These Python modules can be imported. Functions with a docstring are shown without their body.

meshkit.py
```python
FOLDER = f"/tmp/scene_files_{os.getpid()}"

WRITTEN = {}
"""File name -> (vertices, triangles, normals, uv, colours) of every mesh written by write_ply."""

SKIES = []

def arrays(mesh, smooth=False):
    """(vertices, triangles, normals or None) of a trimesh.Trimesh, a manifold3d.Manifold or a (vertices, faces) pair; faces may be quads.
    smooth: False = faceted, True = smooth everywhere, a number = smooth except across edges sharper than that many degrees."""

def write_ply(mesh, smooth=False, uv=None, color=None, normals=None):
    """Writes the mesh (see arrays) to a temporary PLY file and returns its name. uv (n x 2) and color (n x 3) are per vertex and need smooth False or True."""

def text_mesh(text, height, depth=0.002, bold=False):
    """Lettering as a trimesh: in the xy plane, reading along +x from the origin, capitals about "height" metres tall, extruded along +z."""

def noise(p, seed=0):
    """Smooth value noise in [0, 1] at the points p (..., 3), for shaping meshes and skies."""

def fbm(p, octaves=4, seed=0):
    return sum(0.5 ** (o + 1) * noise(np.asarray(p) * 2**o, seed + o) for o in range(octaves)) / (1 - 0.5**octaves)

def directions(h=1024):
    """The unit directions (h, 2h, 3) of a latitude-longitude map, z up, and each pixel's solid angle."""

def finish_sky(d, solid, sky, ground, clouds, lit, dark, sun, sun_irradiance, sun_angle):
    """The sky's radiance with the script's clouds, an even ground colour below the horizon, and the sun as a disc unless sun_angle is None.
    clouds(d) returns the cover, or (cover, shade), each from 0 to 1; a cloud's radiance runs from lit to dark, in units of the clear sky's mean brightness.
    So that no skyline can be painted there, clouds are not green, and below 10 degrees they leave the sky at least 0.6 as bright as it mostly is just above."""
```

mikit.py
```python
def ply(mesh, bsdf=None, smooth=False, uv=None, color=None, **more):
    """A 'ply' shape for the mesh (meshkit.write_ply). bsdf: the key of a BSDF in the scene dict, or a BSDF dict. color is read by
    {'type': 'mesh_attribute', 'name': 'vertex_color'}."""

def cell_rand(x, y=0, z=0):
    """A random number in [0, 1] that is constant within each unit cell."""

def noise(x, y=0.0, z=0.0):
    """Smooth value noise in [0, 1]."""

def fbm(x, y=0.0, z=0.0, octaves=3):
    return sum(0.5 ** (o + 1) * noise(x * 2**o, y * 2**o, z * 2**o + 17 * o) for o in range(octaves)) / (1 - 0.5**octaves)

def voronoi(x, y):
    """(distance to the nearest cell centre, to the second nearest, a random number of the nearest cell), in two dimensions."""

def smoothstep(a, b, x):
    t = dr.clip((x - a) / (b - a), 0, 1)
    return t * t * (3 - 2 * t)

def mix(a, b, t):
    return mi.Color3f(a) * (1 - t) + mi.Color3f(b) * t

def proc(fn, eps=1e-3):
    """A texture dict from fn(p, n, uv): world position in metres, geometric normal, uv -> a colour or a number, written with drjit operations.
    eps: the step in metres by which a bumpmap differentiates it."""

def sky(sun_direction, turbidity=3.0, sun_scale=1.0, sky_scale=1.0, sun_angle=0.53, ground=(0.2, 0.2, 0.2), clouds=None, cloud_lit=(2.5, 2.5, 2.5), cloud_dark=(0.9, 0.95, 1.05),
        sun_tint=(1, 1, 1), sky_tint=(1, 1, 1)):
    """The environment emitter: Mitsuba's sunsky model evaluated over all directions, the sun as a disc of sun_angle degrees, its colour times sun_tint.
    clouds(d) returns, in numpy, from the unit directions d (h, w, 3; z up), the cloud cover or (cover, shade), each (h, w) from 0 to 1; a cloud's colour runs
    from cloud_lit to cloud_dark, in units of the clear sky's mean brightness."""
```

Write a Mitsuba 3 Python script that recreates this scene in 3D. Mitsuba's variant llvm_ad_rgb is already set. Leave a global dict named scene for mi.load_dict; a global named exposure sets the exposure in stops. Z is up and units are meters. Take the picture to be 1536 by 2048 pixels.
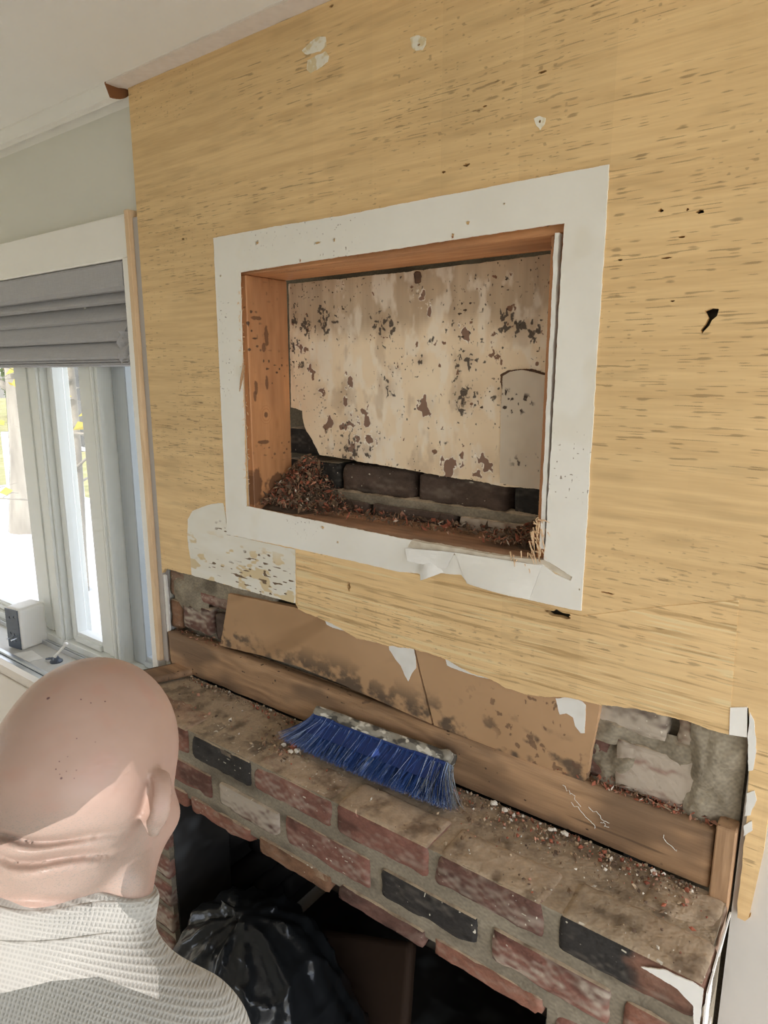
import math, random
import numpy as np
import trimesh, manifold3d
from scipy import sparse
import drjit as dr
import mitsuba as mi
import mikit, meshkit
from mikit import ply, proc, noise, fbm, smoothstep, mix, voronoi, cell_rand
from shapely.geometry import Polygon, Point, LineString, box as sbox
from shapely import affinity
from shapely.ops import unary_union

random.seed(7)
rng = np.random.default_rng(7)
T = mi.ScalarTransform4f
scene = {'type': 'scene'}
labels = {}

# ------------------------------------------------------------------ camera, sky, sun, exposure
# x runs right along the chimney wall, y into that wall (its face is y = 0), z up; the floor is z = 0
CAM = np.array([0.0, -1.04, 1.72])
YAW, PITCH, FOC = math.radians(-36.5), math.radians(-11.67), 1330.0
FWD = np.array([math.sin(YAW) * math.cos(PITCH), math.cos(YAW) * math.cos(PITCH), math.sin(PITCH)])
scene['camera'] = {'type': 'perspective', 'fov': math.degrees(2 * math.atan(768 / FOC)), 'fov_axis': 'x', 'near_clip': 0.02, 'far_clip': 400.0,
                   'to_world': T().look_at(origin=CAM.tolist(), target=(CAM + FWD).tolist(), up=[0, 0, 1])}
exposure = 4.78
SUN_AZ, SUN_EL = (0.309, -0.951), math.radians(25)
SUN = np.array([SUN_AZ[0] * math.cos(SUN_EL), SUN_AZ[1] * math.cos(SUN_EL), math.sin(SUN_EL)])


def thin_clouds(d):
    c = meshkit.fbm(d * [3, 3, 7], 4, 3)
    return np.clip(0.55 + 0.9 * (c - 0.5), 0, 1), np.clip(c * 0.5, 0, 1)


scene['sky'] = mikit.sky(SUN, turbidity=3.5, sun_scale=0.0, sky_scale=1.0, sun_angle=None, ground=(0.25, 0.23, 0.19), clouds=thin_clouds,
                         cloud_lit=(2.1, 2.08, 2.16), cloud_dark=(1.1, 1.08, 1.05), sky_tint=(1.03, 1.0, 1.06))
scene['sun'] = {'type': 'directional', 'direction': (-SUN).tolist(), 'irradiance': {'type': 'rgb', 'value': [0.15, 0.14, 0.135]}}

# ------------------------------------------------------------------ helpers
_rt = np.cross(FWD, [0, 0, 1]); _rt /= np.linalg.norm(_rt)
_dn = -np.cross(_rt, FWD)


def _ray(px, py):
    return FWD + _rt * (px - 768) / FOC + _dn * (py - 1024) / FOC


def wall_xz(px, py, y=0.0):
    """measured point of the photograph on the plane y = const, as (x, z)"""
    d = _ray(px, py)
    p = CAM + d * ((y - CAM[1]) / d[1])
    return float(p[0]), float(p[2])


def numbered(key):
    if key not in scene:
        return key
    k = 1
    while f'{key}_{k:03d}' in scene:
        k += 1
    return f'{key}_{k:03d}'


def put(key, mesh, mat, label=None, cat=None, group=None, kind=None, smooth=False, uv=None):
    key = numbered(key)
    if not isinstance(mesh, dict):
        if uv is not None and np.ndim(uv) == 1:
            uv = np.tile(np.asarray(uv, float), (len(mesh.vertices), 1))
        mesh = ply(mesh, mat, smooth=smooth, uv=uv)
    scene[key] = mesh
    say(key, label, cat, group, kind)
    return key


def say(key, label=None, cat=None, group=None, kind=None):
    e = {k: v for k, v in dict(label=label, category=cat, group=group, kind=kind).items() if v}
    if e:
        labels.setdefault(key, {}).update(e)


def cat_(ms):
    return trimesh.util.concatenate(ms)


def box(x0, x1, y0, y1, z0, z1):
    m = trimesh.creation.box((x1 - x0, y1 - y0, z1 - z0))
    m.apply_translation(((x0 + x1) / 2, (y0 + y1) / 2, (z0 + z1) / 2))
    return m


def rbox(x0, x1, y0, y1, z0, z1, r=0.003):
    """box with chamfered edges"""
    pts = []
    for a, b, c in ((r, r, 0), (r, 0, r), (0, r, r)):
        for x in (x0 + a, x1 - a):
            for y in (y0 + b, y1 - b):
                for z in (z0 + c, z1 - c):
                    pts.append((x, y, z))
    return trimesh.convex.convex_hull(np.array(pts))


def grid_box(sx, sy, sz, step):
    """closed box surface, subdivided, centred on the origin"""
    vs, fs, off = [], [], 0
    for ax in range(3):
        a, b = [(1, 2), (2, 0), (0, 1)][ax]
        s = (sx, sy, sz)
        na, nb = max(1, round(s[a] / step)), max(1, round(s[b] / step))
        u, v = np.meshgrid(np.linspace(-.5, .5, na + 1) * s[a], np.linspace(-.5, .5, nb + 1) * s[b], indexing='ij')
        i, j = np.meshgrid(np.arange(na), np.arange(nb), indexing='ij')
        q = np.stack([i * (nb + 1) + j, (i + 1) * (nb + 1) + j, (i + 1) * (nb + 1) + j + 1, i * (nb + 1) + j + 1], -1).reshape(-1, 4)
        for sgn in (-1, 1):
            p = np.zeros((u.size, 3)); p[:, ax] = sgn * s[ax] / 2; p[:, a] = u.ravel(); p[:, b] = v.ravel()
            qq = q if sgn > 0 else q[:, ::-1]
            vs.append(p); fs.append(qq + off); off += len(p)
    v, f = np.vstack(vs), np.vstack(fs)
    m = trimesh.Trimesh(v, np.vstack([f[:, [0, 1, 2]], f[:, [0, 2, 3]]]), process=False)
    m.merge_vertices(digits_vertex=6)
    return m


def rough_block(x0, x1, y0, y1, z0, z1, seed=0, r=0.006, amp=0.003, step=0.011, chip=0.0, freq=45.0):
    s = np.array([x1 - x0, y1 - y0, z1 - z0]); c = np.array([x0 + x1, y0 + y1, z0 + z1]) / 2
    m = grid_box(*s, step)
    p = m.vertices.copy()
    rr = r + chip * np.clip(meshkit.noise(p * 22 + seed * 3.1, seed) - 0.55, 0, 1)[:, None] * 2.2
    inner = np.clip(p, -(s / 2 - rr), s / 2 - rr)
    d = p - inner
    L = np.linalg.norm(d, axis=1, keepdims=True)
    nrm = d / np.maximum(L, 1e-9)
    p = np.where(L > 1e-9, inner + nrm * np.minimum(L, rr), p)
    n0 = p / s; n0 = n0 * (np.abs(n0) > np.abs(n0).max(1, keepdims=True) * .96); n0 /= np.linalg.norm(n0, axis=1, keepdims=True) + 1e-9
    h = (meshkit.fbm(p * freq + seed * 7.7, 3, seed) - 0.5) * 2
    m.vertices = p + n0 * (h * amp)[:, None] + c
    return m


def sheet(poly, y_back, depth, holes=None):
    """flat sheet: a shapely polygon in (x, z), from y_back towards the room by depth"""
    if not isinstance(poly, (Polygon,)) and not hasattr(poly, 'geoms'):
        poly = Polygon(poly)
    if not poly.is_valid:
        poly = poly.buffer(0)
    ms = []
    for g in getattr(poly, 'geoms', [poly]):
        if g.area < 1e-7:
            continue
        e = trimesh.creation.extrude_polygon(g, depth, engine='earcut')
        v = e.vertices
        ms.append(trimesh.Trimesh(np.stack([v[:, 0], y_back - v[:, 2], v[:, 1]], 1), e.faces, process=False))
    return cat_(ms)


def ragged(pts, amp=0.002, step=0.006, seed=1, closed=True, smooth_=False):
    """points of an outline made denser and torn by noise"""
    pts = np.asarray(pts, float)
    if closed:
        pts = np.vstack([pts, pts[:1]])
    out = []
    for a, b in zip(pts[:-1], pts[1:]):
        n = max(1, int(np.linalg.norm(b - a) / step))
        for t in np.arange(n) / n:
            out.append(a + (b - a) * t)
    if not closed:
        out.append(pts[-1])
    out = np.array(out)
    q = np.column_stack([out * 60, np.zeros(len(out))])
    j = np.stack([meshkit.fbm(q, 3, seed), meshkit.fbm(q + 31.7, 3, seed + 5)], 1) - 0.5
    q2 = np.column_stack([out * 230, np.zeros(len(out))])
    k = np.stack([meshkit.noise(q2, seed + 9), meshkit.noise(q2 + 11, seed + 4)], 1) - 0.5
    return out + (j * 2 + k * 0.6) * amp


def px_poly(pts, y=0.0):
    return [wall_xz(a, b, y) for a, b in pts]


def blob(r, seed, squash=(1, 1, 1), jag=0.35, sub=0):
    m = trimesh.creation.icosahedron() if sub == 0 else trimesh.creation.icosphere(subdivisions=sub)
    g = np.random.default_rng(seed)
    v = m.vertices * (1 + g.uniform(-jag, jag, (len(m.vertices), 1)))
    m.vertices = v * r * np.array(squash)
    return m


OCT_V = np.array([[1, 0, 0], [-1, 0, 0], [0, 1, 0], [0, -1, 0], [0, 0, 1], [0, 0, -1]], float)
OCT_F = np.array([[0, 2, 4], [2, 1, 4], [1, 3, 4], [3, 0, 4], [2, 0, 5], [1, 2, 5], [3, 1, 5], [0, 3, 5]])


def crumbs(centers, sizes, g, stretch=None):
    """many small angular chips as one mesh; returns (mesh, index of chip per vertex)"""
    n = len(centers)
    v = OCT_V[None] * (1 + g.uniform(-.45, .45, (n, 6, 1)))
    s = np.asarray(sizes)[:, None] * (g.uniform(.6, 1.4, (n, 3)) if stretch is None else stretch(n))
    v = v * s[:, None]
    q = g.normal(size=(n, 4)); q /= np.linalg.norm(q, axis=1, keepdims=True)
    w, x, y, z = q.T
    R = np.stack([1 - 2 * (y * y + z * z), 2 * (x * y - z * w), 2 * (x * z + y * w), 2 * (x * y + z * w), 1 - 2 * (x * x + z * z), 2 * (y * z - x * w),
                  2 * (x * z - y * w), 2 * (y * z + x * w), 1 - 2 * (x * x + y * y)], 1).reshape(-1, 3, 3)
    v = np.einsum('nij,nkj->nki', R, v) + np.asarray(centers)[:, None]
    f = OCT_F[None] + (np.arange(n) * 6)[:, None, None]
    return trimesh.Trimesh(v.reshape(-1, 3), f.reshape(-1, 3), process=False), np.repeat(np.arange(n), 6)


def tube(points, radii, sides=8, caps=True):
    p = np.asarray(points, float); r = np.broadcast_to(radii, (len(p),))
    t = np.gradient(p, axis=0); t /= np.linalg.norm(t, axis=1, keepdims=True) + 1e-12
    ref = np.array([0, 0, 1.0]) if abs(t[0, 2]) < .9 else np.array([1.0, 0, 0])
    a = np.cross(t, ref); a /= np.linalg.norm(a, axis=1, keepdims=True) + 1e-12
    b = np.cross(t, a)
    ang = np.arange(sides) * 2 * np.pi / sides
    v = p[:, None] + r[:, None, None] * (np.cos(ang)[None, :, None] * a[:, None] + np.sin(ang)[None, :, None] * b[:, None])
    i, j = np.meshgrid(np.arange(len(p) - 1), np.arange(sides), indexing='ij')
    q = np.stack([i * sides + j, i * sides + (j + 1) % sides, (i + 1) * sides + (j + 1) % sides, (i + 1) * sides + j], -1).reshape(-1, 4)
    f = [q[:, [0, 1, 2]], q[:, [0, 2, 3]]]
    v = v.reshape(-1, 3)
    if caps:
        n = len(v); v = np.vstack([v, p[:1], p[-1:]])
        k = np.arange(sides)
        f += [np.stack([(k + 1) % sides, k, k * 0 + n], 1), np.stack([k, (k + 1) % sides, k * 0 + 1], 1) + [[(len(p) - 1) * sides] * 2 + [n]]]
    m = trimesh.Trimesh(v, np.vstack(f), process=False)
    m.fix_normals() if len(p) < 60 else None
    return m


def extrude_x(profile, x0, x1):
    """closed (y, z) profile extruded along x"""
    e = trimesh.creation.extrude_polygon(Polygon(profile).buffer(0), x1 - x0, engine='earcut')
    v = e.vertices
    return trimesh.Trimesh(np.stack([v[:, 2] + x0, v[:, 0], v[:, 1]], 1), e.faces, process=False)


def extrude_z(profile, z0, z1):
    e = trimesh.creation.extrude_polygon(Polygon(profile).buffer(0), z1 - z0, engine='earcut')
    e.apply_translation((0, 0, z0))
    return e


def surface_nets(F, X, Y, Z):
    """isosurface F = 0 (F < 0 inside) on a possibly uneven grid; vertices at mean edge crossings"""
    ins = F < 0
    nx, ny, nz = F.shape
    c = np.zeros((nx - 1, ny - 1, nz - 1), np.int8)
    for a, b, d in np.ndindex(2, 2, 2):
        c += ins[a:nx - 1 + a, b:ny - 1 + b, d:nz - 1 + d]
    act = (c > 0) & (c < 8)
    idx = -np.ones(act.shape, np.int64)
    I, J, K = np.nonzero(act)
    idx[I, J, K] = np.arange(len(I))
    acc = np.zeros((len(I), 3)); cnt = np.zeros(len(I))
    co = list(np.ndindex(2, 2, 2))
    G = (X, Y, Z)
    for p in co:
        for ax in range(3):
            if p[ax]:
                continue
            q = list(p); q[ax] = 1
            fa = F[I + p[0], J + p[1], K + p[2]]; fb = F[I + q[0], J + q[1], K + q[2]]
            cr = (fa < 0) != (fb < 0)
            t = np.where(cr, fa / np.where(cr, fa - fb, 1), 0)
            pa = np.stack([X[I + p[0]], Y[J + p[1]], Z[K + p[2]]], 1)
            pb = np.stack([X[I + q[0]], Y[J + q[1]], Z[K + q[2]]], 1)
            acc += np.where(cr[:, None], pa + (pb - pa) * t[:, None], 0); cnt += cr
    v = acc / np.maximum(cnt, 1)[:, None]
    faces = []
    for ax in range(3):
        sl0 = [slice(1, -1)] * 3; sl0[ax] = slice(0, -1)
        sl1 = list(sl0); sl1[ax] = slice(1, None)
        a, b = ins[tuple(sl0)], ins[tuple(sl1)]
        for flip in (0, 1):
            e = np.argwhere((a & ~b) if not flip else (~a & b))
            if not len(e):
                continue
            o = np.array([1, 1, 1]); o[ax] = 0
            e = e + o
            u, w = (ax + 1) % 3, (ax + 2) % 3
            quad = []
            for du, dw in ((0, 0), (-1, 0), (-1, -1), (0, -1)):
                k = e.copy(); k[:, u] += du; k[:, w] += dw
                quad.append(idx[k[:, 0], k[:, 1], k[:, 2]])
            quad = np.stack(quad, 1)
            faces.append(quad if not flip else quad[:, ::-1])
    q = np.vstack(faces)
    return trimesh.Trimesh(v, np.vstack([q[:, [0, 1, 2]], q[:, [0, 2, 3]]]), process=False)


def smin(a, b, k):
    h = np.clip(0.5 + 0.5 * (b - a) / k, 0, 1)
    return b * (1 - h) + a * h - k * h * (1 - h)


def smax(a, b, k):
    return -smin(-a, -b, k)


def capsule(P, a, b, ra, rb=None):
    rb = ra if rb is None else rb
    a, b = np.asarray(a, float), np.asarray(b, float)
    ab = b - a
    t = np.clip(((P - a) @ ab) / (ab @ ab), 0, 1)
    return np.linalg.norm(P - a - t[..., None] * ab, axis=-1) - (ra + (rb - ra) * t)


def ellipsoid(P, c, r):
    q = (P - np.asarray(c)) / np.asarray(r)
    k0 = np.linalg.norm(q, axis=-1); k1 = np.linalg.norm(q / np.asarray(r), axis=-1)
    return k0 * (k0 - 1) / np.maximum(k1, 1e-9)


# ------------------------------------------------------------------ materials
def plain(rgb, rough=0.6, spec=0.4, **kw):
    return {'type': 'twosided', 'bsdf': {'type': 'principled', 'base_color': {'type': 'rgb', 'value': list(rgb)}, 'roughness': rough, 'specular': spec, **kw}}


def painted(fn, rough=0.7, bump=None, scale=1.0, eps=1e-3, spec=0.3, **kw):
    b = {'type': 'principled', 'base_color': proc(fn), 'roughness': rough, 'specular': spec, **kw}
    if bump is not None:
        b = {'type': 'bumpmap', 'arbitrary': proc(bump, eps), 'scale': scale, 'bsdf': b}
    return {'type': 'twosided', 'bsdf': b}


def streaks(x, z, fx, fz, lo, hi):
    return smoothstep(lo, hi, noise(x * fx, z * fz, 3.0))


def wallpaper_color(p, n, uv):
    x, z = p.x, p.z
    rib = uv.x                                     # 0: main sheet, 1: brighter lower sheet
    zz = z + 0.006 * noise(x * 3, z * 5)
    grain = fbm(x * 4, zz * 120, 1.0)
    fine = noise(x * 30, zz * 480)
    c = mix((0.58, 0.385, 0.185), (0.76, 0.55, 0.29), grain * 0.75 + fine * 0.25)
    # strips of paper of slightly different tone
    k = dr.floor((x + 1.52) / 0.145)
    c = c * (0.94 + 0.10 * cell_rand(k, 4))
    # old glue and moisture
    m = fbm(x * 3.1 + 5, z * 3.7, 2.0)
    c = c * (0.86 + 0.28 * m)
    # dark slubs of the grasscloth, all along x
    cl = smoothstep(0.42, 0.70, noise(x * 3.0, z * 13.0, 9.0))
    d = streaks(x, zz, 38, 520, 0.76, 0.92) * cl
    d2 = streaks(x + 3, zz + 1, 95, 420, 0.84, 0.94) * smoothstep(0.5, 0.7, noise(x * 6, z * 9, 4.0))
    sm = smoothstep(0.56, 0.86, fbm(x * 9, z * 46, 6.0)) * 0.40
    c = mix(c, (0.17, 0.10, 0.04), dr.clip(d * 0.50 + d2 * 0.38 + sm * 0.40, 0, 1))
    low = c * 1.06 + mi.Color3f(0.02, 0.018, 0.012)
    rb = smoothstep(0.55, 0.85, noise(x * 5, zz * 260, 12.0) * 0.7 + noise(x * 30, zz * 500, 2.0) * 0.3)
    low = mix(low, (0.30, 0.17, 0.055), rb * 0.55)
    hl = smoothstep(0.72, 0.85, noise(x * 9, zz * 300, 15.0))
    low = mix(low, (0.78, 0.66, 0.40), hl * 0.45)
    return dr.select(rib > 0.5, low, c)


def wallpaper_bump(p, n, uv):
    zz = p.z + 0.006 * noise(p.x * 3, p.z * 5)
    r = dr.sin(zz * 2 * math.pi / 0.0042) * 0.5
    return dr.select(uv.x > 0.5, r * 1.0, r * 0.35) + noise(p.x * 25, zz * 330) * 1.1


scene['mat_wallpaper'] = painted(wallpaper_color, 0.62, wallpaper_bump, 0.0006, 5e-4, spec=0.35)


def white_border_color(p, n, uv):
    x, z = p.x, p.z
    c = mix((0.70, 0.675, 0.62), (0.76, 0.745, 0.70), fbm(x * 9, z * 9))
    sp = smoothstep(0.90, 0.95, noise(x * 260, z * 260, 2.0)) * smoothstep(0.64, 0.82, noise(x * 9, z * 7, 4.0))
    ye = smoothstep(0.6, 0.8, fbm(x * 14, z * 11, 7.0)) * 0.5
    c = mix(c, (0.60, 0.54, 0.42), ye * 0.5)
    return mix(c, (0.13, 0.09, 0.06), sp * 0.8)


scene['mat_white_border'] = painted(white_border_color, 0.45, lambda p, n, uv: fbm(p.x * 60, p.y * 60, p.z * 60), 0.0008, spec=0.4)


def backing_color(p, n, uv):
    """white paper backing left on the wall, with tan flecks"""
    x, z = p.x, p.z
    c = mix((0.66, 0.62, 0.53), (0.74, 0.72, 0.66), fbm(x * 12, z * 40))
    t = smoothstep(0.60, 0.66, fbm(x * 26, z * 60, 3.0)) * smoothstep(1.36, 1.30, z + 0.02 * noise(x * 40, z * 20))
    c = mix(c, (0.58, 0.45, 0.25), t * 0.85)
    d = smoothstep(0.80, 0.86, noise(x * 60, z * 260, 6.0)) * smoothstep(0.5, 0.66, noise(x * 8, z * 20, 2.0))
    return mix(c, (0.15, 0.10, 0.06), d)


scene['mat_backing'] = painted(backing_color, 0.7, lambda p, n, uv: fbm(p.x * 30, p.z * 140, p.y * 40), 0.001)


def brown_paper_color(p, n, uv):
    x, z = p.x, p.z
    c = mix((0.33, 0.195, 0.10), (0.46, 0.29, 0.165), fbm(x * 5, z * 6, 1.0))
    st = smoothstep(0.5, 0.75, fbm(x * 9 - z * 14, z * 5, 2.0))
    c = mix(c, (0.24, 0.135, 0.065), st * 0.55)
    dirt = smoothstep(0.075, 0.005, z - 1.03 - 0.03 * noise(x * 9, 1.0)) * smoothstep(0.44, 0.68, fbm(x * 34, z * 40, 4.0, octaves=5) + 0.10 * dr.exp(-dr.square((x + 0.93) / 0.10)) - 0.03)
    c = mix(c, (0.06, 0.045, 0.035), dirt * 0.85)
    sp = smoothstep(0.66, 0.70, fbm(x * 75, z * 60, 8.0, octaves=4)) * smoothstep(0.5, 0.75, noise(x * 7, z * 9, 3.0))
    return mix(c, (0.12, 0.065, 0.04), sp * 0.7)


scene['mat_brown_paper'] = painted(brown_paper_color, 0.75, lambda p, n, uv: fbm(p.x * 25, p.y * 25, p.z * 25), 0.0012)


def wood_fn(dark, light, grime, grime_amt, knots=0.0):
    def fn(p, n, uv):
        # uv.x chooses the grain direction: 0 along x, 1 along z; uv.y is a per-board seed
        a = dr.select(uv.x > 0.5, p.z, p.x)
        b = dr.select(uv.x > 0.5, p.x, p.z)
        s = uv.y * 13.0
        w = fbm(a * 5 + s, b * 9, p.y * 9 + s)
        g = noise(a * 6 + s, b * 95 + w * 9, p.y * 95)
        f = noise(a * 40, b * 600, p.y * 600)
        c = mix(dark, light, dr.clip(0.08 + g * 0.72 + f * 0.28 + (w - 0.5) * 0.6, 0, 1))
        c = mix(c, c * 0.35, smoothstep(0.80, 0.9, noise(a * 3.5 + s, b * 130, p.y * 130 + s)) * 0.8)
        m = smoothstep(0.42, 0.72, fbm(a * 7 + s, b * 13, p.y * 11 + 3.0))
        c = mix(c, grime, m * grime_amt)
        sp = smoothstep(0.82, 0.88, noise(p.x * 120, p.y * 120, p.z * 120)) * smoothstep(0.5, 0.7, noise(p.x * 11, p.y * 11, p.z * 11))
        return mix(c, (0.04, 0.025, 0.02), sp * 0.85 * (1.0 if grime_amt > 0.1 else 0.0))
    return fn


def wood_bump(p, n, uv):
    a = dr.select(uv.x > 0.5, p.z, p.x)
    b = dr.select(uv.x > 0.5, p.x, p.z)
    return noise(a * 8, b * 160, p.y * 160) + 0.5 * fbm(p.x * 40, p.y * 40, p.z * 40)


scene['mat_ledger_wood'] = painted(wood_fn((0.19, 0.108, 0.058), (0.47, 0.29, 0.165), (0.11, 0.07, 0.046), 0.66), 0.72, wood_bump, 0.0012)
pine_fn = wood_fn((0.40, 0.175, 0.072), (0.56, 0.285, 0.135), (0.26, 0.125, 0.07), 0.35)
PINE_MARKS = [(0.070, 1.808, 0.007, 0.026, 0), (0.060, 1.782, 0.006, 0.012, 0), (0.066, 1.700, 0.005, 0.020, 0), (0.032, 1.692, 0.006, 0.018, 0), (0.028, 1.672, 0.005, 0.014, 0), (0.060, 1.628, 0.0065, 0.0075, 1), (0.04, 1.845, 0.02, 0.005, 0), (0.05, 1.565, 0.02, 0.006, 0),
              (0.02, 1.46, 0.02, 0.05, 0), (0.10, 1.46, 0.05, 0.03, 0)]


def pine_color(p, n, uv):
    c = pine_fn(p, n, uv)
    on = dr.select(p.x < -1.157, mi.Float(1), mi.Float(0))
    wob = 0.7 * (fbm(p.y * 120, p.z * 90, 3.0) - 0.5)
    for y0, z0, ry, rz, knot in PINE_MARKS:
        d = dr.sqrt(dr.square((p.y - y0) / ry) + dr.square((p.z - z0) / rz)) + wob * (0.3 if knot else 1.0)
        c = mix(c, (0.12, 0.055, 0.03), smoothstep(1.0, 0.72, d) * on * 0.8)
        if knot:
            c = mix(c, (0.38, 0.16, 0.065), smoothstep(0.2, 0.0, dr.abs(d - 1.9)) * on * 0.7 + smoothstep(0.2, 0.0, dr.abs(d - 2.8)) * on * 0.5)
    return c


scene['mat_orange_pine'] = painted(pine_color, 0.55, wood_bump, 0.0006, spec=0.4)
scene['mat_sill_wood'] = painted(wood_fn((0.16, 0.085, 0.048), (0.36, 0.205, 0.12), (0.11, 0.068, 0.045), 0.8), 0.7, wood_bump, 0.0014)
scene['mat_raw_pine'] = painted(wood_fn((0.58, 0.40, 0.24), (0.74, 0.55, 0.36), (0.5, 0.34, 0.2), 0.05), 0.6, wood_bump, 0.0004)

TONES = [(0.175, 0.080, 0.060), (0.20, 0.088, 0.060), (0.120, 0.062, 0.048), (0.030, 0.027, 0.025), (0.185, 0.098, 0.056), (0.20, 0.125, 0.085), (0.085, 0.058, 0.046), (0.215, 0.098, 0.066), (0.175, 0.090, 0.062)]


def brick_color(p, n, uv):
    """uv.x: brick tone (integer part) and share of whitewash (fraction); uv.y: seed"""
    k = dr.floor(uv.x)
    white = (uv.x - k) * 1.1
    s = dr.floor(uv.y * 16) * 1.7
    x, y, z = p.x, p.y, p.z
    c = mi.Color3f(TONES[0])
    for i, t in enumerate(TONES):
        c = dr.select(dr.abs(k - i) < 0.5, mi.Color3f(t), c)
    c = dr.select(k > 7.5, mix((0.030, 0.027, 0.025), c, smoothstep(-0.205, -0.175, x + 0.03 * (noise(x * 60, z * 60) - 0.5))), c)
    f = fbm(x * 22 + s, y * 22, z * 22)
    g = fbm(x * 75 + s, y * 75, z * 75)
    h = noise(x * 330 + s, y * 330, z * 330)
    c = c * (0.42 + 0.62 * f + 0.50 * g + 0.24 * h)
    # dark burnt patches and pale scuffs along x
    bp = smoothstep(0.56, 0.72, fbm(x * 11 + s, y * 13, z * 19 + s))
    c = mix(c, c * 0.35, bp * 0.7)
    wz = smoothstep(0.56 - 0.42 * white, 0.92 - 0.42 * white, fbm(x * 14 + s, y * 30, z * 34 + 3.0) * 0.7 + noise(x * 90, y * 90, z * 130) * 0.3)
    c = mix(c, (0.43, 0.37, 0.30), wz * dr.minimum(white * 1.7, 0.9))
    # mortar dust lying on what faces up
    up = smoothstep(0.55, 0.9, n.z)
    du = mix((0.27, 0.20, 0.135), (0.56, 0.44, 0.31), fbm(x * 13 + 3, y * 13, z * 5))
    du = mix(du, (0.10, 0.07, 0.045), smoothstep(0.42, 0.85, fbm(x * 34, y * 34, 4.0, octaves=5)) * 0.8)
    du = mix(du, c, smoothstep(0.55, 0.75, fbm(x * 8, y * 8, 9.0)) * 0.45)
    du = du * (0.72 + 0.36 * g + 0.20 * h)
    c = mix(c, du, up * 0.85 * dr.select(dr.abs(k - 6) < 0.5, mi.Float(0.1), mi.Float(1.0)))
    sp = smoothstep(0.86, 0.9, noise(x * 170, y * 170, z * 170)) * smoothstep(0.5, 0.7, noise(x * 12, y * 12, z * 12))
    return mix(c, (0.6, 0.55, 0.46), sp * 0.8)


scene['mat_brick'] = painted(brick_color, 0.8, lambda p, n, uv: fbm(p.x * 55, p.y * 55, p.z * 55) + 0.35 * noise(p.x * 330, p.y * 330, p.z * 330), 0.0035, spec=0.25)


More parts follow.
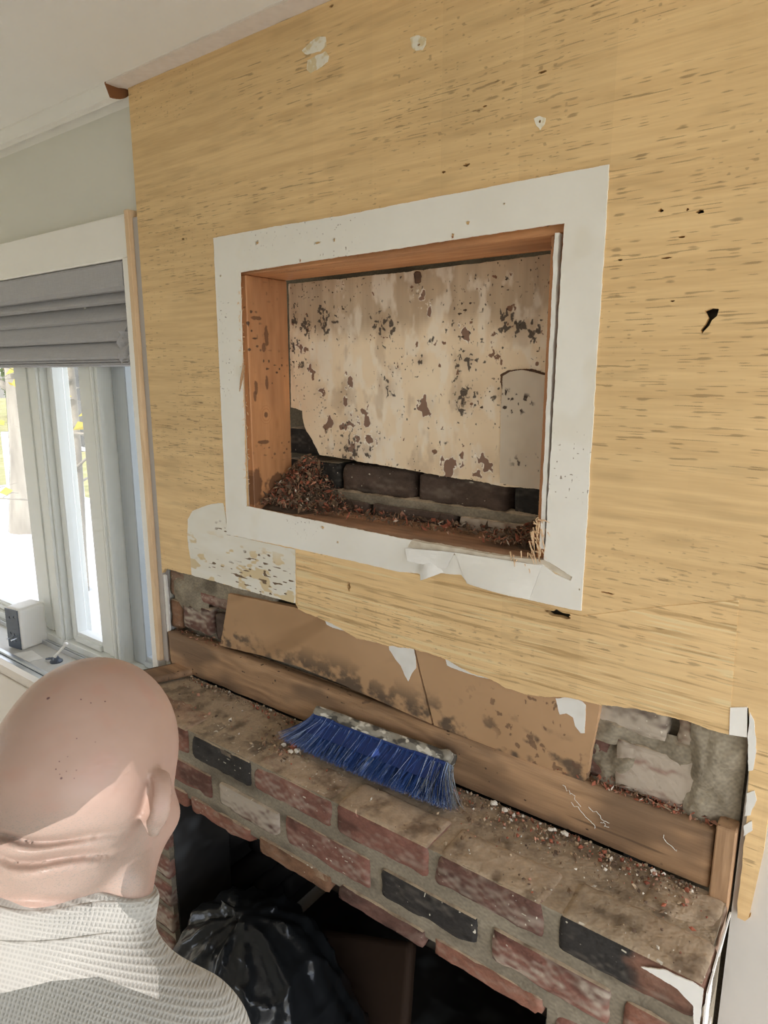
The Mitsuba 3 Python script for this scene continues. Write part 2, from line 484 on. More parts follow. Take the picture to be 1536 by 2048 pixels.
def mortar_color(p, n, uv):
    x, y, z = p.x, p.y, p.z
    c = mix((0.15, 0.125, 0.092), (0.33, 0.285, 0.215), fbm(x * 18, y * 18, z * 18))
    c = mix(c, (0.085, 0.068, 0.05), smoothstep(0.55, 0.75, fbm(x * 9 + 4, y * 9, z * 14)) * 0.7)
    up = smoothstep(0.55, 0.9, n.z)
    du = mix((0.25, 0.185, 0.125), (0.50, 0.39, 0.275), fbm(x * 13 + 3, y * 13, z * 5))
    du = mix(du, (0.12, 0.085, 0.055), smoothstep(0.42, 0.85, fbm(x * 34, y * 34, 4.0, octaves=5)) * 0.9)
    c = mix(c, du, up * 0.9)
    return c * (0.8 + 0.4 * noise(x * 260, y * 260, z * 260))


scene['mat_mortar'] = painted(mortar_color, 0.9, lambda p, n, uv: fbm(p.x * 90, p.y * 90, p.z * 90) + 0.4 * noise(p.x * 420, p.y * 420, p.z * 420), 0.003, spec=0.2)


def plaster_color(p, n, uv):
    base = dr.select(uv.x > 0.5, mi.Color3f(0.70, 0.685, 0.645), mi.Color3f(0.61, 0.60, 0.545))
    return base * (0.97 + 0.06 * fbm(p.x * 4, p.y * 4, p.z * 4))


scene['mat_plaster'] = painted(plaster_color, 0.8, lambda p, n, uv: fbm(p.x * 80, p.y * 80, p.z * 80), 0.0004)
scene['mat_white_trim'] = plain((0.74, 0.72, 0.68), 0.35, 0.5)
scene['mat_vinyl'] = plain((0.66, 0.67, 0.64), 0.35, 0.5)
scene['mat_grey_vinyl'] = plain((0.40, 0.43, 0.45), 0.35, 0.5)
scene['mat_aluminium'] = plain((0.62, 0.64, 0.66), 0.32, 0.5, metallic=0.85)
scene['mat_dark_metal'] = plain((0.07, 0.085, 0.11), 0.4, 0.5, metallic=0.3)
scene['mat_glass'] = {'type': 'thindielectric', 'int_ior': 1.5}
scene['mat_tornpaper'] = painted(lambda p, n, uv: mix((0.62, 0.60, 0.56), (0.74, 0.73, 0.70), fbm(p.x * 40, p.y * 40, p.z * 40)), 0.6)
scene['mat_dark_hole'] = plain((0.03, 0.022, 0.016), 0.9, 0.1)
scene['mat_scrap'] = painted(lambda p, n, uv: mix((0.62, 0.52, 0.33), (0.74, 0.71, 0.62), smoothstep(0.35, 0.6, fbm(p.x * 90, p.z * 90, 2.0))), 0.7)
scene['mat_gypsum'] = painted(lambda p, n, uv: mix((0.46, 0.39, 0.30), (0.66, 0.61, 0.52), fbm(p.x * 70, p.y * 70, p.z * 70)), 0.85)

# ------------------------------------------------------------------ the room
CEIL = 2.387
WLX, WRX = -1.522, -0.062          # the papered wall runs between these
NX0, NX1, NZ0, NZ1 = -1.163, -0.427, 1.416, 1.942     # niche opening
put('floor', box(-4.6, 4.2, -3.4, 0.9, -0.12, 0.0), plain((0.64, 0.58, 0.51), 0.45), kind='structure', label='wooden floor of the room')
put('ceiling', box(-4.74, 2.2, -2.6, 0.9, CEIL, CEIL + 0.16), 'mat_plaster', kind='structure', uv=(0.9, 0.1), label='off-white plaster ceiling')
st = ragged([(-1.56, -0.046), (0.3, -0.046), (0.3, 0.0), (-1.53, 0.0)], 0.0022, 0.012, 3)
e = trimesh.creation.extrude_polygon(Polygon(st).buffer(0), 0.004, engine='earcut'); e.apply_translation((0, 0, CEIL - 0.004))
put('ceiling__bare_strip', e, painted(lambda p, n, uv: mix((0.56, 0.50, 0.45), (0.68, 0.62, 0.57), fbm(p.x * 60, p.y * 60, p.z)), 0.9), label='rough unpainted strip where the moulding came off')

# wall and cut sheets added out of view, shaping the low sun into a patch
FY = -2.2
fwall = Polygon([(-4.6, 0), (1.05, 0), (1.05, CEIL), (-4.6, CEIL)]).difference(sbox(-0.9, 0.95, 0.5, 2.16)).difference(sbox(-4.45, 0.25, -3.2, 2.15))  # second opening, far left, is added to let in fill light
scene['wall_front_added'] = ply(sheet(fwall, FY, 0.14), 'mat_plaster', uv=np.tile((0.1, 0.1), (len(sheet(fwall, FY, 0.14).vertices), 1)))
say('wall_front_added', 'painted wall added behind the camera to block and shape the sun', kind='structure')
put('wall_side', box(-4.74, -4.6, FY - 0.14, 0.2, 0, CEIL), 'mat_plaster', kind='structure', uv=(0.1, 0.1), label='painted end wall of the room')
scene['mat_sun_mask'] = plain((0.66, 0.64, 0.60), 0.9, 0.1)
GAP = [(-0.235, 1.930), (-0.139, 1.975), (-0.104, 1.999), (-0.076, 2.022), (-0.058, 2.054), (-0.056, 2.078), (-0.050, 2.060), (-0.046, 2.040), (-0.036, 2.028), (-0.036, 2.006), (-0.062, 1.990), (-0.072, 1.954), (-0.071, 1.929), (-0.044, 1.884), (-0.016, 1.870), (0.0, 1.856), (-0.061, 1.862), (-0.099, 1.849), (-0.14, 1.826), (-0.235, 1.80)]  # outline shaped to throw the sun patch on neck and shirt
mask_poly = sbox(-0.95, 1.75, 0.55, 2.20).difference(Polygon(GAP).buffer(0))
put('sun_mask__cut_sheet', sheet(mask_poly, FY + 0.03, 0.004), 'mat_sun_mask')
put('sun_mask__lower_sheet', sheet(sbox(-0.95, 0.90, 0.55, 1.75), FY + 0.036, 0.004), 'mat_sun_mask')
put('sun_mask__rod', tube([(-1.0, FY + 0.045, 2.205), (0.6, FY + 0.045, 2.205)], [.012, .012], 12), 'mat_aluminium')
say('sun_mask', 'pale sheet added behind the camera, cut to shape the sun patch', 'sun_mask')

# masonry behind the paper, with the niche cut through it
wall = Polygon([(WLX, 0), (0.9, 0), (0.9, CEIL), (WLX, CEIL)])
cut = sbox(NX0 - 0.04, NZ0 - 0.05, NX1 + 0.03, NZ1 + 0.03)
hearth = sbox(-1.372, 0.0, -0.255, 0.885)
scene['wall_back'] = ply(sheet(wall.difference(cut).difference(hearth), 0.13, 0.085), 'mat_mortar')
say('wall_back', 'chimney breast wall with stripped wallpaper, bare brick and a niche', kind='structure')
put('wall_back__niche_masonry', box(NX0 - 0.1, NX1 + 0.1, 0.24, 0.30, NZ0 - 0.12, NZ1 + 0.1), 'mat_mortar')

# wallpaper sheet: outline torn along its lower edge, holes where fixings were pulled
low = [(330, 1137), (343, 1141), (384, 1150), (429, 1163), (472, 1175), (534, 1191), (591, 1206), (597, 1218), (612, 1226), (636, 1234), (675, 1253), (695, 1265), (714, 1277), (749, 1284),
       (775, 1291), (823, 1298), (862, 1308), (900, 1323), (934, 1343), (992, 1363), (1011, 1375), (1049, 1389), (1087, 1394), (1135, 1394), (1198, 1410), (1279, 1418), (1327, 1432), (1375, 1442),
       (1423, 1461), (1458, 1470)]
lowm = ragged(px_poly(low), 0.0024, 0.004, 11, closed=False)
rs = px_poly([(1461, 1414), (1497, 1416), (1500, 1500), (1493, 1640), (1476, 1800), (1474, 1835), (1490, 1842), (1500, 1834)])
rsm = ragged(rs, 0.0012, 0.006, 5, closed=False)
sheet_pts = [(WLX, CEIL - 0.004), (WLX, 1.19)] + lowm.tolist() + rsm.tolist() + [(WRX - 0.008, 0.90), (WRX, 1.02), (WRX, CEIL - 0.004)]
paper = Polygon(sheet_pts).buffer(0)
paper = max(paper.geoms, key=lambda g: g.area) if hasattr(paper, 'geoms') else paper
paper = paper.difference(sbox(NX0 - 0.012, NZ0 - 0.016, NX1 + 0.012, NZ1 + 0.012))


def splat(px, py, rx, ry, seed, amp=0.35):
    """ragged round outline about a point of the wall, radii in photograph pixels there"""
    x, z = wall_xz(px, py)
    x2, z2 = wall_xz(px + 1, py), wall_xz(px, py + 1)
    kx, kz = abs(x2[0] - x), abs(z2[1] - z)
    g = np.random.default_rng(seed)
    n = 18
    a = np.arange(n) * 2 * np.pi / n
    r = 1 + amp * (g.random(n) * 2 - 1)
    return Polygon(np.stack([x + np.cos(a) * rx * kx * r, z + np.sin(a) * ry * kz * r], 1)).buffer(0)


holes = [(1322, 421, 5, 3.5), (1375, 419, 3, 3), (1400, 423, 8, 4), (1080, 243, 2.5, 3), (838, 90, 2.5, 2), (1345, 602, 4, 1.5), (663, 12, 5, 2.5), (1363, 474, 6, 2), (1332, 516, 11, 1.6),
         (1240, 520, 5, 1.5), (698, 1172, 3, 9), (1118, 1228, 26, 7), (366, 478, 2.5, 2.5), (933, 330, 6, 3), (1085, 144, 8, 2.5), (970, 212, 4, 2), (1215, 1186, 14, 1.6), (887, 344, 4, 2.5)]
hp = [splat(a, b, c, d, i, 0.3) for i, (a, b, c, d) in enumerate(holes)]
tear = Polygon(px_poly([(1409, 622), (1424, 616), (1438, 618), (1434, 632), (1424, 640), (1418, 652), (1408, 662), (1404, 668), (1401, 660), (1410, 648), (1416, 636)])).buffer(0)
paper = paper.difference(unary_union(hp + [tear]))
put('wall_back__wallpaper', sheet(paper, 0.011, 0.011), 'mat_wallpaper', uv=(0.1, 0.1), label='tan grasscloth wallpaper torn off along its lower edge')
pl = [(591, 1090), (720, 1118), (830, 1148), (1000, 1190), (1163, 1232), (1330, 1212), (1478, 1200)]
lw = Polygon(px_poly(pl) + [(x, z + 0.0006) for x, z in lowm.tolist()[::-1] if x > wall_xz(596, 1218)[0] and x < -0.116]).buffer(0)
lw = lw.difference(unary_union(hp))
put('wall_back__wallpaper', sheet(lw, -0.0001, 0.0011), 'mat_wallpaper', uv=(0.9, 0.1), label='brighter ribbed strip of grasscloth under the niche')
# curled scraps and bits of paper still hanging
scraps = [[(603, 102), (622, 84), (638, 74), (652, 74), (654, 92), (640, 104), (628, 106), (612, 110)], [(616, 122), (634, 112), (652, 102), (658, 112), (656, 124), (640, 136), (622, 146), (614, 140)],
          [(822, 76), (838, 70), (853, 76), (852, 88), (846, 100), (832, 102), (824, 94)], [(1068, 238), (1079, 232), (1090, 238), (1088, 250), (1080, 260), (1072, 252)]]
for i, s in enumerate(scraps):
    o = ragged(px_poly(s), 0.0025, 0.004, 40 + i)
    pg = Polygon(o).buffer(0)
    if i >= 2:
        pg = pg.difference(hp[4] if i == 2 else hp[3])
    put('wall_back__torn_patch', sheet(pg, 0.0, 0.0012), 'mat_scrap')
tags = [([(775, 1288), (800, 1292), (826, 1296), (829, 1318), (831, 1338), (822, 1347), (815, 1364), (808, 1352), (800, 1332), (788, 1318), (777, 1300)], 1),
        ([(648, 1240), (668, 1243), (690, 1255), (696, 1264), (684, 1262), (664, 1256), (652, 1250)], 2),
        ([(889, 1318), (912, 1324), (950, 1343), (988, 1360), (960, 1356), (920, 1343), (893, 1332)], 3),
        ([(1110, 1398), (1140, 1394), (1163, 1404), (1171, 1412), (1168, 1468), (1160, 1468), (1148, 1452), (1144, 1436), (1132, 1428), (1118, 1430)], 4)]
for pts, sd in tags:
    put('wall_back__torn_patch', sheet(Polygon(ragged(px_poly(pts), 0.0012, 0.004, sd)).buffer(0), 0.0035, 0.0012), 'mat_tornpaper', label='white paper backing hanging below the wallpaper' if sd == 1 else None)
# white backing sheet lower left of the niche
bk = [(376, 1038), (386, 1022), (410, 1012), (436, 1006), (447, 1006), (456, 1062), (470, 1072), (591, 1099), (591, 1206), (534, 1191), (472, 1175), (432, 1163), (384, 1150), (381, 1112), (376, 1080)]
put('wall_back__paper_backing', sheet(Polygon(ragged(px_poly(bk), 0.002, 0.005, 21)).buffer(0), 0.0, 0.0014), 'mat_backing', label='white paper backing with tan flecks')
# white panel end at the right and the pale gypsum edge
put('wall_back__white_offcut', sheet(px_poly([(1461, 1414), (1495, 1413), (1494, 1473), (1459, 1468)]), 0.0, 0.003), 'mat_white_trim')
for k, pts in enumerate([[(1500, 1424), (1508, 1440), (1512, 1500), (1506, 1540), (1497, 1542), (1495, 1470)], [(1494, 1585), (1510, 1580), (1514, 1600), (1500, 1628), (1490, 1632)], [(1488, 1650), (1502, 1640), (1506, 1660), (1487, 1672)]]):
    put('wall_back__gypsum_edge', sheet(Polygon(ragged(px_poly(pts), 0.0016, 0.004, 60 + k)).buffer(0), -0.0002, 0.0016), 'mat_tornpaper')

# white painted border round the niche, its lower right corner torn
outer = [(428.8, 476.4), (560, 452), (690, 431), (820, 405), (1000, 371), (1219.5, 329), (1212, 460), (1192, 760), (1163.7, 1221), (1124, 1213), (1049, 1197), (990, 1178), (936, 1166), (924, 1149),
         (882, 1145), (862, 1150), (846, 1150), (838, 1146), (800, 1143), (700, 1120), (591, 1096), (456, 1068)]
inner = [(482, 545), (640, 520), (800, 497), (960, 472), (1130, 447), (1119, 620), (1106, 850), (1092, 1086), (1089, 1118), (1120, 1136), (1147, 1153), (1143, 1161), (1110, 1146), (1086, 1128), (1034, 1125),
         (990, 1122), (945, 1113), (855, 1104), (816, 1094), (825, 1080), (700, 1055), (600, 1034), (494, 1011.5), (488, 800)]
border = Polygon(ragged(px_poly(outer), 0.0012, 0.006, 31)).buffer(0).difference(Polygon(ragged(px_poly(inner), 0.0014, 0.005, 33)).buffer(0))
nails = [(516, 486, 4, 3), (637, 486, 6, 2.2), (670, 480, 3, 4), (1010, 408, 2, 2), (907, 472, 3, 6), (937, 446, 4, 4), (602, 522, 2, 4), (443, 552, 2, 2.5), (646, 1054, 3.5, 3.5), (677, 1084, 2, 2), (1160, 1178, 1.5, 2), (874, 1122, 6, 4)]
border = border.difference(unary_union([splat(a, b, c, d, 90 + i) for i, (a, b, c, d) in enumerate(nails)]))
put('wall_back__white_border', sheet(border, -0.0003, 0.003), 'mat_white_border', label='white painted band framing the niche, torn at its lower right corner')
put('wall_back__nail_backing', sheet(sbox(NX0 - 0.075, NZ0 - 0.09, NX1 + 0.06, NZ1 + 0.10).difference(sbox(NX0 - 0.012, NZ0 - 0.016, NX1 + 0.012, NZ1 + 0.012)), 0.0128, 0.0015), 'mat_gypsum')
gy = [(822, 1080), (1000, 1112), (1092, 1120), (1120, 1138), (1147, 1154), (1142, 1162), (1086, 1131), (990, 1124), (940, 1115), (852, 1107), (814, 1097)]
put('wall_back__torn_gypsum', sheet(Polygon(ragged(px_poly(gy), 0.0016, 0.004, 37)).buffer(0), 0.011, 0.0122), 'mat_gypsum', label='torn gypsum edge under the niche')


def flap(corners, lift, seed, n=12):
    """curled piece of paper: a patch bent away from the wall"""
    c = [np.array([*wall_xz(a, b)]) for a, b in corners]
    u, v = np.meshgrid(np.linspace(0, 1, n), np.linspace(0, 1, n), indexing='ij')
    P = (c[0][None, None] * ((1 - u) * (1 - v))[..., None] + c[1] * (u * (1 - v))[..., None] + c[2] * (u * v)[..., None] + c[3] * ((1 - u) * v)[..., None])
    y = -0.0036 - lift(u, v) - 0.002 * meshkit.noise(np.stack([u * 4, v * 4, u * 0 + seed], -1), seed)
    f = np.stack([P[..., 0], y, P[..., 1]], -1).reshape(-1, 3)
    b = f + [0, 0.0009, 0]
    i, j = np.meshgrid(np.arange(n - 1), np.arange(n - 1), indexing='ij')
    q = np.stack([i * n + j, (i + 1) * n + j, (i + 1) * n + j + 1, i * n + j + 1], -1).reshape(-1, 4)
    N = n * n
    rim = [k for k in range(n)] + [k * n + n - 1 for k in range(1, n)] + [(n - 1) * n + k for k in range(n - 2, -1, -1)] + [k * n for k in range(n - 2, 0, -1)]
    rq = np.array([[rim[k], rim[(k + 1) % len(rim)], rim[(k + 1) % len(rim)] + N, rim[k] + N] for k in range(len(rim))])
    Q = np.vstack([q, q[:, ::-1] + N, rq])
    m = trimesh.Trimesh(np.vstack([f, b]), np.vstack([Q[:, [0, 1, 2]], Q[:, [0, 2, 3]]]), process=False)
    m.fix_normals()
    return m


put('wall_back__peeled_flap', flap([(816, 1094), (912, 1104), (893, 1138), (826, 1118)], lambda u, v: 0.012 * (1 - u) ** 1.5 * (0.4 + v), 1), 'mat_tornpaper', smooth=True, label='white paper flap curling off the border')
put('wall_back__peeled_flap', flap([(842, 1124), (890, 1110), (894, 1142), (852, 1156)], lambda u, v: 0.016 * (1 - u) * v + 0.004 * np.sin(u * 5), 2), 'mat_tornpaper', smooth=True)
put('wall_back__peeled_flap', flap([(912, 1104), (1086, 1130), (1060, 1198), (936, 1166)], lambda u, v: 0.007 * np.sin(np.pi * u) * v, 3), 'mat_white_border', smooth=True)

# brown drywall paper below, in two boards
pb1 = [(455, 1188), (700, 1240), (822, 1288), (835, 1345), (861, 1450), (700, 1378), (600, 1336), (520, 1312), (438, 1292), (447, 1240)]
pb2 = [(826, 1290), (1000, 1350), (1199, 1402), (1197, 1418), (1190, 1462), (1181, 1500), (1172, 1560), (1160, 1572), (1000, 1504), (866, 1452), (839, 1345)]
put('wall_back__brown_board', sheet(Polygon(ragged(px_poly(pb1), 0.001, 0.006, 51)).buffer(0), 0.018, 0.0145), 'mat_brown_paper', label='brown drywall paper bared under the wallpaper')
put('wall_back__brown_board', sheet(Polygon(ragged(px_poly(pb2), 0.001, 0.006, 52)).buffer(0), 0.018, 0.0145), 'mat_brown_paper')
put('wall_back__drywall_edge', rough_block(-1.45, -1.10, 0.0125, 0.030, 1.158, 1.215, 55, amp=0.004, step=0.009), 'mat_mortar', smooth=True)

# bricks bared at both ends of the wall
g = np.random.default_rng(5)


def brick(holder, x0, x1, y0, y1, z0, z1, tone, white=0.1, seed=0, **kw):
    a = dict(r=0.006, amp=0.0028, step=0.012, chip=0.01, freq=50.0); a.update(kw)
    return put(f'{holder}__brick', rough_block(x0, x1, y0, y1, z0, z1, seed, **a), 'mat_brick', smooth=True, uv=(tone + min(white, 0.89), (seed * 0.37) % 1))


W = 'wall_back'
brick(W, -1.515, -1.47, 0.012, 0.06, 1.035, 1.115, 4, 0.15, 1)
brick(W, -1.462, -1.345, 0.014, 0.06, 1.045, 1.118, 2, 0.50, 2, amp=0.007)
brick(W, -1.335, -1.25, 0.020, 0.06, 1.035, 1.11, 6, 0.2, 3)
brick(W, -1.515, -1.40, 0.016, 0.06, 1.128, 1.20, 5, 0.30, 4, amp=0.006)
brick(W, -1.39, -1.25, 0.018, 0.06, 1.128, 1.20, 0, 0.25, 5, amp=0.005)
brick(W, -0.292, -0.128, 0.016, 0.06, 1.028, 1.118, 0, 0.86, 6, amp=0.003)
brick(W, -0.345, -0.308, 0.024, 0.06, 1.028, 1.118, 2, 0.3, 7, amp=0.005)
brick(W, -0.34, -0.215, 0.018, 0.06, 1.134, 1.21, 6, 0.72, 8, amp=0.004)
brick(W, -0.20, -0.10, 0.018, 0.06, 1.134, 1.21, 5, 0.60, 9, amp=0.005)


def smear(x0, x1, z0, z1, y, seed, amp=0.008, cov=0.45):
    """mortar slapped over the bricks: a lumpy patch"""
    nx, nz = 34, 26
    u, v = np.meshgrid(np.linspace(0, 1, nx), np.linspace(0, 1, nz), indexing='ij')
    x, z = x0 + (x1 - x0) * u, z0 + (z1 - z0) * v
    edge = np.minimum(np.minimum(u, 1 - u) * 4, np.minimum(v, 1 - v) * 4).clip(0, 1)
    h = meshkit.fbm(np.stack([x * 26, z * 26, x * 0 + seed], -1), 4, seed)
    d = (h - (1 - cov)) * 0.03 + amp * (edge - 0.5)
    fr = np.stack([x, y - np.maximum(d, -0.012), z], -1).reshape(-1, 3)
    i, j = np.meshgrid(np.arange(nx - 1), np.arange(nz - 1), indexing='ij')
    q = np.stack([i * nz + j, (i + 1) * nz + j, (i + 1) * nz + j + 1, i * nz + j + 1], -1).reshape(-1, 4)
    m = trimesh.Trimesh(fr, np.vstack([q[:, [0, 1, 2]], q[:, [0, 2, 3]]]), process=False)
    return m


put(f'{W}__mortar_smear', smear(-0.180, -0.100, 1.02, 1.19, 0.016, 3, 0.012, 0.62), 'mat_mortar', smooth=True, label='grey mortar smeared over the bricks')
put(f'{W}__mortar_smear', smear(-0.35, -0.10, 1.105, 1.15, 0.020, 4, 0.006, 0.5), 'mat_mortar', smooth=True)
put(f'{W}__mortar_smear', smear(-1.50, -1.36, 1.09, 1.20, 0.016, 6, 0.012, 0.5), 'mat_mortar', smooth=True)
put(f'{W}__mortar_smear', smear(-0.335, -0.255, 1.01, 1.10, 0.022, 9, 0.012, 0.5), 'mat_mortar', smooth=True)

# ledger board along the mantel, with the stop at its right end
lb = rough_block(-1.512, -0.128, -0.004, 0.034, 0.924, 1.026, 3, r=0.003, amp=0.0016, step=0.016, chip=0.006, freq=18)
put(f'{W}__ledger_board', lb, 'mat_ledger_wood', smooth=True, uv=(0.1, 0.3), label='dirty brown timber ledger lying on the mantel against the wall')
put(f'{W}__end_stop', rbox(-0.1265, -0.0985, -0.012, 0.022, 0.895, 1.043, 0.002), 'mat_ledger_wood', uv=(0.9, 0.62), label='brown wooden stop at the right end of the ledger')

# ------------------------------------------------------------------ the niche
NB = 0.142
put(f'{W}__niche_header', rbox(-1.21, -0.40, 0.0135, NB, 1.936, 1.975, 0.002), 'mat_orange_pine', uv=(0.1, 0.2), label='orange pine header board of the niche')
put(f'{W}__niche_cheek', rbox(-1.20, -1.158, 0.0135, NB, 1.36, 1.9355, 0.002), 'mat_orange_pine', uv=(0.9, 0.7), label='orange pine side board of the niche')
put(f'{W}__niche_stud', rbox(-0.452, -0.41, 0.0145, NB, 1.36, 1.9355, 0.002), 'mat_orange_pine', uv=(0.9, 0.4))
put(f'{W}__niche_sill', rough_block(-1.1575, -0.4525, 0.0145, NB, 1.372, 1.408, 8, r=0.003, amp=0.0015, step=0.012), 'mat_sill_wood', smooth=True, uv=(0.1, 0.9), label='splintered pine sill board of the niche')
put(f'{W}__gypsum_strip', sheet(ragged([(-0.4395, 1.43), (-0.4320, 1.43), (-0.4330, 1.935), (-0.4400, 1.935)], 0.0014, 0.006, 71), 0.0135, 0.0145), 'mat_tornpaper', label='broken white gypsum edge inside the niche')

pan = [(577, 568), (800, 545), (1104, 508), (1096, 760), (1090, 980), (1052, 976), (1000, 972), (958, 962), (900, 955), (838, 944), (760, 930), (700, 920), (668, 914), (640, 910), (632, 896), (622, 876), (612, 862),
       (606, 840), (604, 822), (582, 814)]


def nb(px, py):
    return wall_xz(px, py, NB)


spots_dark = [(965, 710, 0.030), (950, 740, 0.020), (660, 450, 0.026), (690, 460, 0.018), (440, 440, 0.034), (380, 450, 0.026), (1105, 440, 0.02), (1160, 455, 0.020), (540, 900, 0.035), (330, 520, 0.02), (800, 578, 0.012),
              (1215, 460, 0.02), (372, 605, 0.012), (1090, 700, 0.018), (340, 430, 0.02), (680, 680, 0.02), (600, 900, 0.02), (960, 575, 0.022), (1200, 910, 0.02)]
spots_rust = [(525, 690, 0.022), (520, 730, 0.018), (540, 790, 0.030), (590, 800, 0.022), (630, 870, 0.022), (480, 800, 0.016), (820, 750, 0.026), (810, 370, 0.028), (400, 600, 0.018), (360, 520, 0.02), (575, 870, 0.02), (950, 480, 0.02),
              (540, 650, 0.016), (430, 690, 0.014), (1030, 950, 0.03), (900, 960, 0.03), (560, 900, 0.03)]
conv = lambda L: [(*nb(400 + a * 0.5534, 400 + b * 0.5534), r) for a, b, r in L]
DK, RS = conv(spots_dark), conv(spots_rust)
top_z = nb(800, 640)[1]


def panel_color(p, n, uv):
    x, z = p.x, p.z
    wx_ = x + 0.012 * (fbm(x * 40, z * 40, 2.0) - 0.5)
    wz_ = z + 0.014 * (fbm(x * 40, z * 40, 9.0) - 0.5)
    c = mix((0.72, 0.55, 0.375), (0.88, 0.75, 0.575), fbm(x * 8, z * 6, octaves=4))
    streak = fbm(x * 55, z * 3.0, 4.0)
    c = mix(c, (0.36, 0.26, 0.175), smoothstep(top_z - 0.040, top_z + 0.015, z + 0.07 * (fbm(x * 20, z * 5, 3.0, octaves=4) - 0.5)) * (0.45 + 0.5 * streak))  # browner and darker towards the top, broken by upright streaks
    c = mix(c, (0.84, 0.77, 0.67), smoothstep(0.52, 0.70, fbm(x * 36, z * 18, 6.0, octaves=4)) * 0.5)
    c = mix(c, (0.50, 0.37, 0.25), smoothstep(0.54, 0.72, fbm(x * 26, z * 15, 8.0, octaves=4)) * 0.55)
    s1 = fbm(wx_ * 62, wz_ * 50, 1.0, octaves=5)
    s2 = fbm(wx_ * 150, wz_ * 120, 2.0, octaves=4)
    dk, rs = mi.Float(0), mi.Float(0)
    for a, b, r in DK:
        dk = dr.maximum(dk, dr.exp(-(dr.square(x - a) + dr.square(z - b)) / (r * r)))
    for a, b, r in RS:
        rs = dr.maximum(rs, dr.exp(-(dr.square(x - a) + dr.square(z - b)) / (r * r)))
    c = mix(c, (0.36, 0.24, 0.15), dr.maximum(dk * 0.45, rs * 0.30))
    # flakes fallen off: brown core with a pale rim; black mould as fine speckle
    fl = s1 + 0.27 * rs - 0.03
    c = mix(c, (0.88, 0.82, 0.73), smoothstep(0.68, 0.72, fl) * smoothstep(0.15, 0.4, rs) * 0.8)
    c = mix(c, (0.17, 0.075, 0.04), smoothstep(0.73, 0.75, fl) * 0.9)
    c = mix(c, (0.045, 0.034, 0.028), smoothstep(0.755, 0.84, s2 + 0.30 * dk) * 0.88)
    f = smoothstep(0.86, 0.93, noise(x * 210, z * 160, 7.0)) * smoothstep(0.5, 0.7, noise(x * 12, z * 12, 5.0))
    return mix(c, (0.07, 0.045, 0.03), f)


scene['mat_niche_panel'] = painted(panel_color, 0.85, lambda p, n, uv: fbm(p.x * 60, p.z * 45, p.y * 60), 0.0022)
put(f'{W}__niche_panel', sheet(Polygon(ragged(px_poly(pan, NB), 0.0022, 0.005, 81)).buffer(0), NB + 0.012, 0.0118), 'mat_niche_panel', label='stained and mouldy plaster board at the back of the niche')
pn2 = [(1006, 752), (1020, 744), (1042, 740), (1066, 744), (1096, 752), (1094, 860), (1090, 978), (1050, 976), (1042, 974), (1000, 966), (1000, 880), (1003, 810)]
scene['mat_pale_plaster'] = painted(lambda p, n, uv: mix(mix((0.52, 0.43, 0.33), (0.66, 0.58, 0.48), fbm(p.x * 24, p.z * 16)), (0.07, 0.05, 0.04), smoothstep(0.60, 0.72, fbm(p.x * 150, p.z * 120, 3.0)) * smoothstep(0.5, 0.68, noise(p.x * 22, p.z * 18, 6.0))), 0.85)
scene['mat_rot'] = painted(lambda p, n, uv: mix((0.04, 0.028, 0.022), (0.16, 0.085, 0.05), fbm(p.x * 90, p.z * 90)), 0.9)
rot = [(1000, 838), (1004, 790), (998, 750), (1012, 742), (1030, 738), (1060, 738), (1096, 748), (1096, 768), (1060, 760), (1024, 766), (1012, 800), (1008, 850)]
put(f'{W}__niche_rot_edge', sheet(Polygon(ragged(px_poly(rot, NB - 0.006), 0.0035, 0.004, 84)).buffer(0), NB - 0.0001, 0.0026), 'mat_rot')
put(f'{W}__niche_panel', sheet(Polygon(ragged(px_poly(pn2, NB - 0.006), 0.0014, 0.005, 82)).buffer(0), NB - 0.0028, 0.004), 'mat_pale_plaster', label='narrow plaster strip laid over the stained board')
for i, (x0, x1, z0, z1, t) in enumerate([(-1.20, -1.03, 1.448, 1.513, 3), (-1.018, -0.815, 1.446, 1.512, 6), (-0.80, -0.585, 1.444, 1.508, 6), (-0.57, -0.40, 1.444, 1.51, 3), (-1.2, -1.09, 1.526, 1.59, 3), (-1.075, -0.86, 1.526, 1.59, 6),
                                       (-1.14, -0.93, 1.365, 1.43, 6), (-0.915, -0.70, 1.365, 1.43, 6), (-0.685, -0.47, 1.365, 1.43, 5)]):
    brick(W, x0, x1, 0.168 if z0 > 1.43 else 0.150, 0.245, z0, z1, t, 0.12 if t != 5 else 0.5, 20 + i)
put(f'{W}__niche_mortar', rough_block(-1.15, -0.45, 0.158, 0.2, 1.425, 1.449, 31, amp=0.006, step=0.009), 'mat_mortar', smooth=True)

# ------------------------------------------------------------------ brick fireplace with its mantel shelf
B = 'brick_fireplace'
MF = -0.190                                   # front face of the mantel
MX0, MX1 = -1.515, -0.096
core = cat_([box(MX0 + 0.006, MX1 - 0.005, MF + 0.007, -0.001, 0.735, 0.9170), box(-0.312, MX1 - 0.005, MF + 0.007, -0.001, 0.0, 0.735), box(MX0 + 0.006, -1.306, MF + 0.007, -0.001, 0.0, 0.735)])
scene[f'{B}__mortar'] = ply(core, 'mat_mortar')
say(B, 'brick fireplace with a dusty mantel shelf projecting from the stripped wall', 'fireplace')
sd = 100


def row(xs, y0, y1, z0, z1, tones, **kw):
    global sd
    for (a, b), (t, w) in zip(xs, tones):
        sd += 1
        brick(B, a, b, y0 + g.uniform(-.002, .002), y1, z0 + g.uniform(-.002, .002), z1 + g.uniform(-.003, .003), t, w, sd, **kw)


SOFT = dict(r=0.011, chip=0.020, amp=0.0034, step=0.011)
